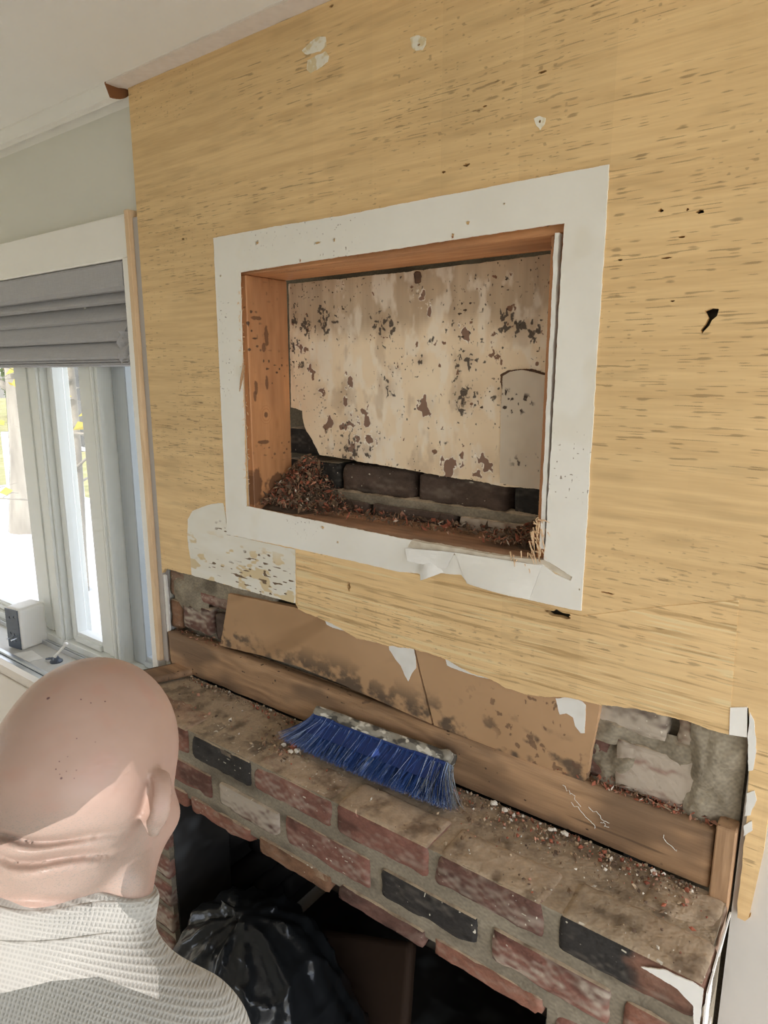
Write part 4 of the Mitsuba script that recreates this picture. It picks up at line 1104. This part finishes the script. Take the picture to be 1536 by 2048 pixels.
put('roman_shade__headrail', cat_([extrude_x([(0.068, 2.006), (0.006, 2.006), (0.002, 2.000), (0.002, 1.945), (0.010, 1.936), (0.068, 1.936)], SX0, -1.605)]), 'mat_shade')
put('roman_shade__fold', fold(1.950, 1.905, .050, .010), 'mat_shade', smooth=40)
put('roman_shade__fold', fold(1.925, 1.862, .060, .022, SX1 - .012), 'mat_shade', smooth=40)
put('roman_shade__fold', fold(1.885, 1.808, .060, .006, SX1 - .02), 'mat_shade', smooth=40)
put('roman_shade__fold', fold(1.832, 1.760, .058, -.004, SX1 - .006), 'mat_shade', smooth=40)
put('roman_shade__hem', cat_([extrude_x([(.052, 1.790 - .009 * i), (.0 + .003 * i, 1.775 - .007 * i), (-.002 + .002 * i, 1.770 - .007 * i), (.0 + .002 * i, 1.768 - .007 * i), (.052, 1.776 - .009 * i)], SX0, SX1 - .008 + .002 * i) for i in range(4)] +
    [extrude_x([(.05, 1.765), (.012, 1.752), (.010, 1.745), (.05, 1.742)], SX0, SX1)]), 'mat_shade', smooth=40)
us, vs_ = np.meshgrid(np.linspace(0, 1, 24), np.linspace(0, 1, 14), indexing='ij')
gx = SX1 - .028 + .03 * vs_ + .006 * np.sin(us * 9 + 1) * (0.3 + vs_) ; gz = 1.832 - .085 * us; gy = -.002 + .05 * vs_ * (1 - .4 * us) + .005 * np.sin(us * 14) + .010 * np.sin(vs_ * 7) * us
q = (np.arange(23)[:, None] * 14 + np.arange(13)[None]).ravel()
put('roman_shade__gathered_end', trimesh.Trimesh(np.stack([gx, gy, gz], -1).reshape(-1, 3), np.vstack([np.stack([q, q + 14, q + 15], 1), np.stack([q, q + 15, q + 1], 1)]), process=False), 'mat_shade', smooth=True)
say('roman_shade', 'grey roman shade drawn up in folds at the top of the window', 'window shade')
put('roman_shade__cloth', box(SX0, SX1 - 0.004, .0605, .063, 1.76, 1.936), 'mat_shade')

# ------------------------------------------------------------------ out of doors
GZ = -0.55


def lawn_color(p, n, uv):
    c = mix((0.14, 0.15, 0.05), (0.22, 0.20, 0.09), fbm(p.x * 0.8, p.y * 0.8))
    c = mix(c, (0.30, 0.25, 0.12), smoothstep(0.5, 0.7, fbm(p.x * 3, p.y * 3, 2.0)) * 0.7)
    return mix(c, (0.12, 0.10, 0.05), smoothstep(0.62, 0.75, fbm(p.x * 1.3 + 7, p.y * 2.5, 5.0)) * 0.6)


put('lawn', box(-70, 60, -60, 70, GZ - 0.5, GZ), painted(lawn_color, 0.9), kind='structure', label='sunlit lawn strewn with autumn leaves')
put('patio', box(-14, 8, 0.32, 5.2, GZ, GZ + 0.10), plain((0.42, 0.43, 0.43), 0.7), kind='structure', label='pale deck outside the window')
scene['mat_paint_out'] = plain((0.82, 0.83, 0.82), 0.5)
RY = 4.9
for i in range(34):
    x = -13.2 + i * 0.30
    put('railing__baluster', rbox(x - .025, x + .025, RY - .02, RY + .02, GZ + .22, GZ + 1.02, .004), 'mat_paint_out')
for x in (-13.4, -10.1, -6.9, -3.6):
    put('railing__post', rbox(x - .06, x + .06, RY - .06, RY + .06, GZ + .1, GZ + 1.2, .01), 'mat_paint_out')
put('railing__rail', rbox(-13.4, -3.6, RY - .04, RY + .04, GZ + 1.02, GZ + 1.08, .01), 'mat_paint_out')
put('railing__rail', rbox(-13.4, -3.6, RY - .03, RY + .03, GZ + .16, GZ + .22, .01), 'mat_paint_out')
say('railing', 'white deck railing outside the window', 'railing')
scene['mat_bark'] = painted(lambda p, n, uv: mix((0.10, 0.09, 0.08), (0.36, 0.33, 0.27), fbm(p.x * 9, p.y * 9, p.z * 1.6)), 0.9)
scene['mat_dark_bark'] = painted(lambda p, n, uv: mix((0.045, 0.05, 0.055), (0.13, 0.13, 0.13), fbm(p.x * 7, p.y * 7, p.z * 1.4)), 0.9)
g = np.random.default_rng(14)


def leaf_mesh(cs, size, g):
    n = len(cs)
    a = np.array([[0, 0, 0], [.5, .35, .08], [1.0, 0, 0], [.5, -.35, .08]]) - [.5, 0, 0]
    q = g.normal(size=(n, 4)); q /= np.linalg.norm(q, axis=1, keepdims=True)
    w, x, y, z = q.T
    R = np.stack([1 - 2 * (y * y + z * z), 2 * (x * y - z * w), 2 * (x * z + y * w), 2 * (x * y + z * w), 1 - 2 * (x * x + z * z), 2 * (y * z - x * w), 2 * (x * z - y * w), 2 * (y * z + x * w), 1 - 2 * (x * x + y * y)], 1).reshape(-1, 3, 3)
    v = np.einsum('nij,kj->nki', R, a) * (size * g.uniform(.6, 1.3, n))[:, None, None] + cs[:, None]
    f = np.array([[0, 1, 2], [0, 2, 3]])[None] + (np.arange(n) * 4)[:, None, None]
    return trimesh.Trimesh(v.reshape(-1, 3), f.reshape(-1, 3), process=False)


def leafy(rgb):
    return {'type': 'principledthin', 'base_color': {'type': 'rgb', 'value': list(rgb)}, 'roughness': 0.6, 'diff_trans': 0.8}


scene['mat_leaf_yellow'] = leafy((0.60, 0.47, 0.10))
scene['mat_leaf_green'] = leafy((0.10, 0.15, 0.06))
scene['mat_leaf_rust'] = leafy((0.38, 0.20, 0.09))


def tree(x, y, h, r, leaves, leaf_mat, label, bark='mat_bark', spread=1.6, lean=0.0):
    t = numbered('tree__trunk').replace('__trunk', '')
    key = 'tree'
    k = 0
    while key + '__trunk' in scene:
        k += 1; key = f'tree_{k:03d}'
    base = np.array([x, y, GZ])
    pts = [base + [lean * t_ * t_ * h, 0.1 * math.sin(t_ * 3), t_ * h] for t_ in np.linspace(0, 1, 9)]
    ms = [tube(pts, [r * (1.35 if i == 0 else 1 - .7 * i / 8) for i in range(9)], 12)]
    tips = []
    for i in range(26):
        t_ = g.uniform(.22, .95); p = base + [lean * t_ * t_ * h, 0, t_ * h]
        a = g.uniform(0, 2 * np.pi); L = spread * g.uniform(.5, 1.2) * (1.2 - t_ * .6)
        d = np.array([math.cos(a), math.sin(a), g.uniform(.1, .9)]); br = [p + d * L * s + [0, 0, -.25 * L * s * s] for s in np.linspace(0, 1, 5)]
        ms.append(tube(br, [r * .30, r * .24, r * .18, r * .12, r * .05], 6)); tips.append(br)
        for _ in range(3):
            e0 = br[g.integers(2, 5)]; d2 = g.normal(size=3); d2[2] = abs(d2[2]) * .6 - .2; d2 /= np.linalg.norm(d2)
            ms.append(tube([e0, e0 + d2 * L * .3, e0 + d2 * L * .55 + [0, 0, -.05]], [r * .09, r * .06, r * .03], 4)); tips.append([e0, e0 + d2 * L * .5])
    scene[f'{key}__trunk'] = ply(cat_(ms), bark, smooth=True)
    if leaves:
        cs = np.array([np.asarray(tips[g.integers(len(tips))])[-1] + g.normal(0, .22, 3) * spread * .5 for _ in range(leaves)])
        put(f'{key}__foliage', leaf_mesh(cs, 0.16, g), leaf_mat, kind='stuff')
    say(key, label, 'tree')


tree(-9.55, 3.4, 9, 0.22, 0, None, 'thick pale-barked trunk seen at the left edge of the window', spread=1.0)
tree(-6.35, 2.35, 4.2, 0.05, 60, 'mat_leaf_yellow', 'thin bare tree with a few yellow leaves seen through the middle light', spread=0.8)
tree(-19.7, 9.9, 10, 0.5, 0, None, 'dark thick trunk at the far side of the lawn, seen through the middle light', 'mat_dark_bark', spread=2.0)
tree(-24.5, 10.6, 9, 0.16, 2200, 'mat_leaf_rust', 'rust-leaved tree at the back of the lawn', spread=1.6)


def shrub(x, y, z, r, n, mat, label, key='shrub'):
    d = g.normal(size=(n, 3)); d /= np.linalg.norm(d, axis=1, keepdims=True)
    cs = np.array([x, y, z]) + d * (g.uniform(.3, 1, n) ** .5)[:, None] * np.array(r)
    cs[:, 2] = np.maximum(cs[:, 2], GZ + .03)
    k = numbered(key)
    scene[k] = ply(leaf_mesh(cs, 0.22, g), mat)
    say(k, label, 'shrub')


for x, y, lb_ in [(-22.3, 13.4, 'dark evergreen bush at the back, right of the others'), (-27.0, 14.6, 'dark evergreen bush at the back in the middle'), (-32.0, 15.8, 'dark evergreen bush at the back, behind the railing'), (-37.2, 17.0, 'dark evergreen bush at the far left of the lawn')]:
    shrub(x, y, GZ + 2.0, (2.1, 1.1, 2.4), 5200, 'mat_leaf_green', lb_)
shrub(-3.05, 0.95 + .2, GZ + .65, (.35, .3, .5), 420, 'mat_leaf_rust', 'low reddish shrub just below the window')

# ------------------------------------------------------------------ the kneeling man, seen from behind
HO = np.array([-0.612, -0.728, 1.298])            # middle of the head
FH = np.array([-0.15, 0.99, 0.0]); FH /= np.linalg.norm(FH)   # the way his body faces
FHH = np.array([-0.58, 0.815, 0.0]); FHH /= np.linalg.norm(FHH)   # the way his head faces
HP = math.radians(36)                              # head bent forward
HF = math.cos(HP) * FHH - math.sin(HP) * np.array([0, 0, 1.0])
HU = math.sin(HP) * FHH + math.cos(HP) * np.array([0, 0, 1.0])
HR = np.cross(HF, HU)
HS = 1.09
BR = np.array([FH[1], -FH[0], 0.0])                # his right
UP = np.array([0, 0, 1.0])
NB_ = np.array([-0.640, -0.775, 1.150])            # foot of the neck


def bpt(r, f, u):
    """a point beside the foot of the neck, in his right / forward / up"""
    return NB_ + BR * r + FH * f + UP * u


def head_sdf(P):
    L = np.stack([(P - HO) @ HR, (P - HO) @ HF, (P - HO) @ HU], -1) / HS
    r, f, u = L[..., 0], L[..., 1], L[..., 2]
    A = np.stack([np.abs(r), f, u], -1)
    d = ellipsoid(L, (0, -.004, .034), (.077, .100, .090))
    d = smin(d, ellipsoid(L, (0, -.045, .005), (.068, .060, .062)), .03)
    d = smin(d, ellipsoid(L, (0, .045, -.035), (.064, .052, .078)), .03)
    d = smin(d, ellipsoid(L, (0, .052, -.092), (.046, .040, .030)), .03)
    d = smin(d, capsule(A, (.042, .012, -.075), (.020, .075, -.108), .019, .016), .025)      # jaw
    d = smin(d, ellipsoid(A, (.046, .062, -.020), (.024, .024, .020)), .02)                   # cheekbone
    d = smin(d, ellipsoid(A, (.027, .080, .014), (.022, .013, .009)), .015)                   # brow
    d = smax(d, -(np.linalg.norm(A - [.031, .104, -.004], axis=-1) - .015), .012)             # eye socket
    d = smin(d, np.linalg.norm(A - [.031, .080, -.004], axis=-1) - .0125, .003)
    d = smin(d, capsule(L, (0, .080, .000), (0, .090, -.042), .0085, .0110), .010)            # nose
    d = smin(d, np.linalg.norm(A - [.010, .085, -.045], axis=-1) - .0085, .006)
    d = smin(d, ellipsoid(L, (0, .091, -.062), (.024, .010, .0055)), .006)
    d = smin(d, ellipsoid(L, (0, .090, -.073), (.021, .010, .0065)), .006)
    d = smax(d, -ellipsoid(L, (0, .101, -.0672), (.022, .007, .0016)), .002)
    # neck and trapezius
    d = smin(d, capsule(P, HO + HU * -.045 - HF * .030, bpt(-.016, -.004, .045), .051, .053), .022)
    d = smin(d, capsule(P, bpt(0, -.01, .03), bpt(0, -.02, -.10), .056, .095), .05)
    for s in (-1, 1):
        d = smin(d, capsule(P, bpt(s * .02, -.015, .035), bpt(s * .17, -.01, -.045), .040, .046), .05)
        # ear: a tilted cup with a rim
        eo = np.array([s * .0730, -.038, -.008])
        Ed = np.array([s * .62, -.78, .04]); Ed /= np.linalg.norm(Ed)                          # from the root out and back
        En = np.cross([0, 0, 1.0], Ed) * (1 if s > 0 else -1); En /= np.linalg.norm(En)        # the ear's outer side
        q = L - eo
        a, b, c = q @ Ed, q[..., 2] + .18 * (q @ Ed), q @ En
        w = np.sqrt(((a - .010) / .018) ** 2 + ((b - .004) / .0235) ** 2)
        lob = np.sqrt(((a - .005) / .011) ** 2 + ((b + .017) / .0105) ** 2)
        sh = np.minimum((w - 1) * .018, (lob - 1) * .011)
        thick = .0048 + .004 * np.exp(-((w - .86) / .16) ** 2)
        bend = c - .006 * (w ** 2) * .5
        ear = smax(sh, np.abs(bend) - thick, .004)
        d = smin(d, ear, .006)
    # rolls at the nape
    back = np.clip((-f - .015) / .035, 0, 1) * np.clip(1.15 - np.abs(r) / .062, 0, 1)
    for u0, w0, dp in ((-.038, .0032, .0105), (-.054, .0040, .0140), (-.088, .0038, .0070)):
        uu = u - u0 - .10 * np.abs(r) * (1 if u0 < -.06 else .4) + .0025 * np.sin(r * 60 + u0 * 300)
        d = d + dp * np.exp(-(uu / w0) ** 2) * back
        d = d - .0040 * np.exp(-((uu + .010) / .008) ** 2) * back
    return d


SHR, SHL = bpt(.185, .005, -.075), bpt(-.185, .005, -.075)
HIP = bpt(0, -.10, -.60)
ELR, ELL = bpt(.25, .06, -.35), bpt(-.25, .06, -.35)
WRR, WRL = bpt(.15, .31, -.49), bpt(-.15, .31, -.49)


def torso_sdf(P, o=0.0):
    d = capsule(P, bpt(-.09, -.015, -.14), bpt(.09, -.015, -.14), .095 + o)
    d = smin(d, ellipsoid(P @ np.stack([BR, FH, UP], 1), NB_ @ np.stack([BR, FH, UP], 1) + [0, -.03, -.22], (.19 + o, .125 + o, .22 + o)), .05)
    d = smin(d, ellipsoid(P @ np.stack([BR, FH, UP], 1), NB_ @ np.stack([BR, FH, UP], 1) + [0, -.06, -.46], (.175 + o, .130 + o, .22 + o)), .06)
    for s, S, E in ((1, SHR, ELR), (-1, SHL, ELL)):
        d = smin(d, capsule(P, bpt(s * .02, -.012, .030), bpt(s * .17, 0, -.052), .044 + o, .052 + o), .05)
        d = smin(d, capsule(P, S, E, .060 + o, .047 + o), .035)
    return d


def shirt_sdf(P):
    d = np.minimum(torso_sdf(P, .007), arm_sdf(P, .013))
    d = smin(d, capsule(P, bpt(-.010, -.012, .11), bpt(0, -.02, -.10), .0615, .098), .035)
    d = smin(d, capsule(P, bpt(-.095, -.078, -.60), bpt(.095, -.078, -.60), .128), .05)
    q = (P - bpt(0, 0, 0)) @ np.stack([BR, FH, UP], 1)
    r, f, u = q[..., 0], q[..., 1], q[..., 2]
    d = d + .0022 * np.sin(r * 26 + u * 14) * np.sin(u * 19 + f * 9) * np.clip((-u - .05) * 6, 0, 1)
    cutz = u - (.100 - .16 * (f + .06) - .05 * r - .6 * np.maximum(f, 0))
    d = smin(d, head_sdf(P) - .0065, .012)                         # collar plane: high at the nape, low in front
    return smax(d, cutz, .004)


def arm_sdf(P, o=0.0):
    d = 9.0
    for E, Wr in ((ELR, WRR), (ELL, WRL)):
        d = np.minimum(d, capsule(P, E, Wr, .046 + o, .030 + o))
    return d


def grid(lo, hi, fine_lo=None, fine_hi=None, fine=.0025, coarse=.014):
    out = []
    for k in range(3):
        if fine_lo is None:
            out.append(np.arange(lo[k], hi[k] + coarse, coarse)); continue
        a = np.arange(fine_lo[k], lo[k] - coarse, -coarse)[::-1]
        b = np.arange(fine_lo[k] + fine, fine_hi[k], fine)
        c = np.arange(fine_hi[k], hi[k] + coarse, coarse)
        out.append(np.concatenate([a, b, c]))
    return out


def mesh_of(fn, X, Y, Z, sm=6):
    out = np.empty((len(X), len(Y), len(Z)), np.float32)
    for i0 in range(0, len(X), 24):
        P = np.stack(np.meshgrid(X[i0:i0 + 24], Y, Z, indexing='ij'), -1)
        out[i0:i0 + 24] = fn(P)
    m = surface_nets(out, X, Y, Z); m.remove_unreferenced_vertices()
    if sm:
        e = m.edges_unique; n = len(m.vertices)
        A = sparse.coo_matrix((np.ones(2 * len(e)), (np.r_[e[:, 0], e[:, 1]], np.r_[e[:, 1], e[:, 0]])), shape=(n, n)).tocsr()
        dg = np.maximum(np.asarray(A.sum(1)).ravel(), 1)[:, None]; v = m.vertices.copy()
        for _ in range(sm):
            for lam in (.55, -.56):
                v = v + lam * (A @ v / dg - v)
        m = trimesh.Trimesh(v, m.faces, process=False)
    return m


def hand(s, Wr):
    """palm, four bent fingers and a thumb, resting on the thigh"""
    fw = FH * .80 - UP * .60; fw /= np.linalg.norm(fw)
    rt = BR * s
    nn = np.cross(rt, fw); nn = nn if nn[2] > 0 else -nn
    ms = []

    def chain(pts, rs):
        for a, b, ra, rb in zip(pts[:-1], pts[1:], rs[:-1], rs[1:]):
            sp_ = []
            for p_, r_ in ((a, ra), (b, rb)):
                ic = trimesh.creation.icosphere(subdivisions=2, radius=r_); ic.apply_translation(p_); sp_.append(ic.vertices)
            ms.append(manifold3d.Manifold.hull_points(np.vstack(sp_)))
    for k, (off, L) in enumerate(((-.030, .072), (-.010, .080), (.010, .075), (.029, .058))):
        k0 = Wr + fw * .088 + rt * off
        chain([Wr + fw * .02 + rt * off * .6, k0], [.014, .0115])
        p1 = k0 + (fw * .93 - nn * .30) * L * .48; p2 = p1 + (fw * .72 - nn * .66) * L * .30; p3 = p2 + (fw * .5 - nn * .82) * L * .22
        chain([k0, p1, p2, p3], [.0105, .0092, .0084, .0074])
    t0 = Wr + fw * .025 - rt * .026; t1 = t0 + (fw * .55 - rt * .80 - nn * .2) * .038; t2 = t1 + (fw * .85 - rt * .45 - nn * .25) * .030; t3 = t2 + (fw * .95 - rt * .15 - nn * .3) * .024
    chain([t0, t1, t2, t3], [.015, .0115, .0100, .0085])
    chain([Wr - (Wr - (ELR if s > 0 else ELL)) * -.0, Wr + fw * .03], [.026, .022])
    M = manifold3d.Manifold.batch_boolean(ms, manifold3d.OpType.Add).refine_to_length(.004)
    o = M.to_mesh(); m = trimesh.Trimesh(o.vert_properties[:, :3], o.tri_verts, process=False)
    trimesh.smoothing.filter_taubin(m, iterations=6)
    return m

HIPS = [bpt(s_ * .095, -.075, -.585) for s_ in (-1, 1)]
KNEE = [bpt(s_ * .125, .10, NB_[2] * -1 + .072) for s_ in (-1, 1)]
ANK = [bpt(s_ * .115, -.34, -NB_[2] + .085) for s_ in (-1, 1)]
TOE = [bpt(s_ * .12, -.40, -NB_[2] + .022) for s_ in (-1, 1)]


def legs_sdf(P, o=0.0):
    d = capsule(P, HIPS[0], HIPS[1], .105 + o)
    for h, k_, a in zip(HIPS, KNEE, ANK):
        d = smin(d, capsule(P, h, k_, .088 + o, .060 + o), .03)
        d = smin(d, capsule(P, k_, a, .056 + o, .036 + o), .015)
    return d


def shoe_sdf(P):
    d = 9.0
    for s_, a, t_ in zip((-1, 1), ANK, TOE):
        heel = a + FH * -.055 + UP * .045
        d = np.minimum(d, smin(capsule(P, heel, t_, .036, .034), capsule(P, a, (heel + t_) / 2, .040, .038), .02))
    return smax(d, .002 - P[..., 2], .003)


def body_sdf(P):
    d = smin(head_sdf(P), torso_sdf(P, -.014), .02)
    d = np.minimum(d, arm_sdf(P, -.002))
    d = smin(d, legs_sdf(P, -.016), .02)
    for a, t_ in zip(ANK, TOE):
        d = np.minimum(d, capsule(P, a, t_, .030, .020))
    return d


lo_, hi_ = np.minimum(HO, NB_) - [.40, .50, 0], np.maximum(HO, NB_) + [.40, .45, 0]
lo_[2], hi_[2] = 0.002, HO[2] + .155
X, Y, Z = grid(lo_, hi_, HO - [.125, .145, .150], HO + [.125, .145, .145], .0027, .017)
body = mesh_of(body_sdf, X, Y, Z, 3)
hd = [hand(1, WRR), hand(-1, WRL)]
MOLES = np.array([
    (0.0714, -0.0584, 0.0744, 0.0016),
    (0.0717, -0.0536, 0.0786, 0.001),
    (0.0757, -0.0467, 0.0777, 0.0013),
    (0.0694, -0.0584, 0.0774, 0.001),
    (0.0656, -0.0595, 0.0815, 0.001),
    (0.0665, -0.0487, 0.0886, 0.001),
    (0.0709, -0.0248, 0.0929, 0.0013),
    (0.0621, -0.0368, 0.0991, 0.0011),
    (0.0148, -0.0360, 0.1240, 0.0022),
    (0.0449, -0.0114, 0.1179, 0.001),
    (0.0378, -0.0168, 0.1217, 0.001),
    (0.0482, 0.0008, 0.1154, 0.001),
    (0.0644, -0.0553, 0.0864, 0.001),
    (0.0774, -0.0502, 0.0723, 0.0012),
])


def skin_color(p, n, uv):
    q = [(p.x - float(HO[0])), (p.y - float(HO[1])), (p.z - float(HO[2]))]
    r = sum(float(HR[i]) * q[i] for i in range(3)); f = sum(float(HF[i]) * q[i] for i in range(3)); u = sum(float(HU[i]) * q[i] for i in range(3))
    c = mix((0.37, 0.245, 0.195), (0.435, 0.30, 0.245), fbm(p.x * 22, p.y * 22, p.z * 22))
    c = mix(c, (0.42, 0.225, 0.175), smoothstep(0.5, 0.8, fbm(p.x * 40 + 3, p.y * 40, p.z * 40)) * 0.35)
    stub = smoothstep(0.0, -0.04, u) * smoothstep(0.06, 0.0, f) * smoothstep(-0.105, -0.085, u)
    c = mix(c, (0.27, 0.235, 0.20), stub * (0.40 + 0.45 * smoothstep(0.55, 0.8, noise(p.x * 900, p.y * 900, p.z * 900))))
    for m_ in MOLES:
        d = dr.sqrt(dr.square(q[0] - float(m_[0])) + dr.square(q[1] - float(m_[1])) + dr.square(q[2] - float(m_[2])))
        c = mix(c, (0.10, 0.045, 0.05), smoothstep(float(m_[3]), float(m_[3]) * 0.4, d) * 0.9)
    return c


scene['mat_skin'] = painted(skin_color, 0.42, lambda p, n, uv: fbm(p.x * 320, p.y * 320, p.z * 320) + fbm(p.x * 60, p.y * 60, p.z * 60), 0.0004, spec=0.45)
put('person__body', cat_([body] + hd), 'mat_skin', smooth=True)
say('person', 'bald man kneeling before the fireplace in a pale grey waffle-knit shirt, seen from behind', 'person')


def waffle(p, n, uv):
    a = (p.x - float(NB_[0])) * float(BR[0]) + (p.y - float(NB_[1])) * float(BR[1])
    b = (p.x - float(NB_[0])) * float(FH[0]) + (p.y - float(NB_[1])) * float(FH[1])
    w = 2 * math.pi / 0.0042
    h = p.z * 0.8 + b * 0.5
    a = a + b * 0.5 - p.z * 0.3
    return dr.maximum(dr.sin(a * w) * 0.5 + 0.5, dr.sin(h * w) * 0.5 + 0.5)


scene['mat_shirt'] = painted(lambda p, n, uv: mix((0.385, 0.375, 0.345), (0.43, 0.42, 0.385), fbm(p.x * 30, p.y * 30, p.z * 30)) * (0.84 + 0.16 * waffle(p, n, uv)), 0.9, waffle, 0.0011, 4e-4, spec=0.15)
lo_ = np.array([NB_[0] - .42, NB_[1] - .34, .40]); hi_ = np.array([NB_[0] + .42, NB_[1] + .46, NB_[2] + .13])
X, Y, Z = grid(lo_, hi_, NB_ - [.17, .17, .10], NB_ + [.17, .12, .13], .0045, .013)
put('person__shirt', mesh_of(lambda P: smax(shirt_sdf(P), .46 - P[..., 2], .006), X, Y, Z, 5), 'mat_shirt', smooth=True, label='pale grey waffle-knit shirt')
# collar band with its stitched seam
ring = []
for t_ in np.linspace(0, 2 * np.pi, 73):
    # walk outwards from the neck axis at the height of the collar edge until the shirt surface
    ring.append((math.cos(t_), math.sin(t_)))


def ring_at(du, off):
    out = []
    for c_, s_ in ring:
        rr = np.linspace(.03, .16, 200)
        r_, f_ = c_ * rr, s_ * rr - .015
        u_ = .100 - .16 * (f_ + .06) - .05 * r_ - .6 * np.maximum(f_, 0) - du
        P = NB_ + r_[:, None] * BR + f_[:, None] * FH + u_[:, None] * UP
        k_ = np.nonzero(shirt_sdf(P - UP * .004) > 0)[0]
        k_ = k_[k_ > 25][0] if np.any(k_ > 25) else 100
        out.append(P[k_] + (r_[k_] / rr[k_] * BR + (f_[k_] + .015) / rr[k_] * FH) * off)
    o = np.array(out)
    for _ in range(6):
        o[1:-1] = .5 * o[1:-1] + .25 * (o[:-2] + o[2:]); o[0] = o[-1] = .5 * o[0] + .25 * (o[1] + o[-2])
    return o


put('person__shirt__collar_band', cat_([tube(ring_at(.004, -.002), .0042, 10), tube(ring_at(.030, .0), .0018, 8)]), 'mat_shirt', smooth=True, label='stitched collar band')
scene['mat_jeans'] = painted(lambda p, n, uv: mix((0.05, 0.075, 0.13), (0.10, 0.14, 0.22), fbm(p.x * 30, p.y * 30, p.z * 30)), 0.85)
X, Y, Z = grid(np.array([NB_[0] - .30, NB_[1] - .48, .004]), np.array([NB_[0] + .30, NB_[1] + .26, .68]), coarse=.014)
put('person__trousers', mesh_of(lambda P: smax(smax(legs_sdf(P, .006), P[..., 2] - .60, .01), .003 - P[..., 2], .004), X, Y, Z, 4), 'mat_jeans', smooth=True, label='blue work trousers')
X, Y, Z = grid(np.array([NB_[0] - .22, NB_[1] - .52, -.004]), np.array([NB_[0] + .22, NB_[1] - .22, .20]), coarse=.009)
sh_ = mesh_of(shoe_sdf, X, Y, Z, 4)
for i_, sh1 in enumerate(sh_.split(only_watertight=False)):
    if len(sh1.faces) > 200:
        put('person__shoe', sh1, plain((0.06, 0.045, 0.035), 0.6), smooth=True)

# ------------------------------------------------------------------ black rubbish bag
BC = np.array([-1.030, -0.170, -0.065])


def bag_sdf(P):
    L = P - BC
    d = ellipsoid(L, (0, 0, .23), (.245, .215, .285))
    d = smin(d, ellipsoid(L, (-.02, .01, .44), (.16, .12, .10)), .08)
    d = smin(d, ellipsoid(L, (.13, .02, .16), (.20, .17, .20)), .06)
    a = np.arctan2(L[..., 1], L[..., 0] + .02)
    hgt = np.clip(L[..., 2] / .5, 0, 1)
    wr = np.sin(a * 11 + 3 * np.sin(L[..., 2] * 9)) * .006 * hgt ** 2 + np.sin(a * 23 + 2 * np.sin(L[..., 2] * 17 + 1)) * .003 * hgt
    nz = meshkit.noise(P * 13, 5); n2 = meshkit.noise(P * 27 + 9, 6)
    d = d - wr - .013 * (1 - np.abs(2 * nz - 1)) ** 5 - .006 * (1 - np.abs(2 * n2 - 1)) ** 4
    return smax(d, .003 - P[..., 2], .006)


X, Y, Z = grid(BC + [-.36, -.30, .055], BC + [.40, .30, .60], coarse=.0085)
scene['mat_bag'] = {'type': 'twosided', 'bsdf': {'type': 'bumpmap', 'arbitrary': proc(lambda p, n, uv: dr.abs(2 * fbm(p.x * 16, p.y * 16, p.z * 9, octaves=2) - 1), 1e-3), 'scale': 0.003,
                                                 'bsdf': {'type': 'principled', 'base_color': {'type': 'rgb', 'value': [0.012, 0.013, 0.014]}, 'roughness': 0.2, 'specular': 0.32}}}
put('rubbish_bag', mesh_of(bag_sdf, X, Y, Z, 2), 'mat_bag', 'glossy black plastic rubbish bag standing in the fireplace opening beside the man', 'rubbish bag', smooth=True)
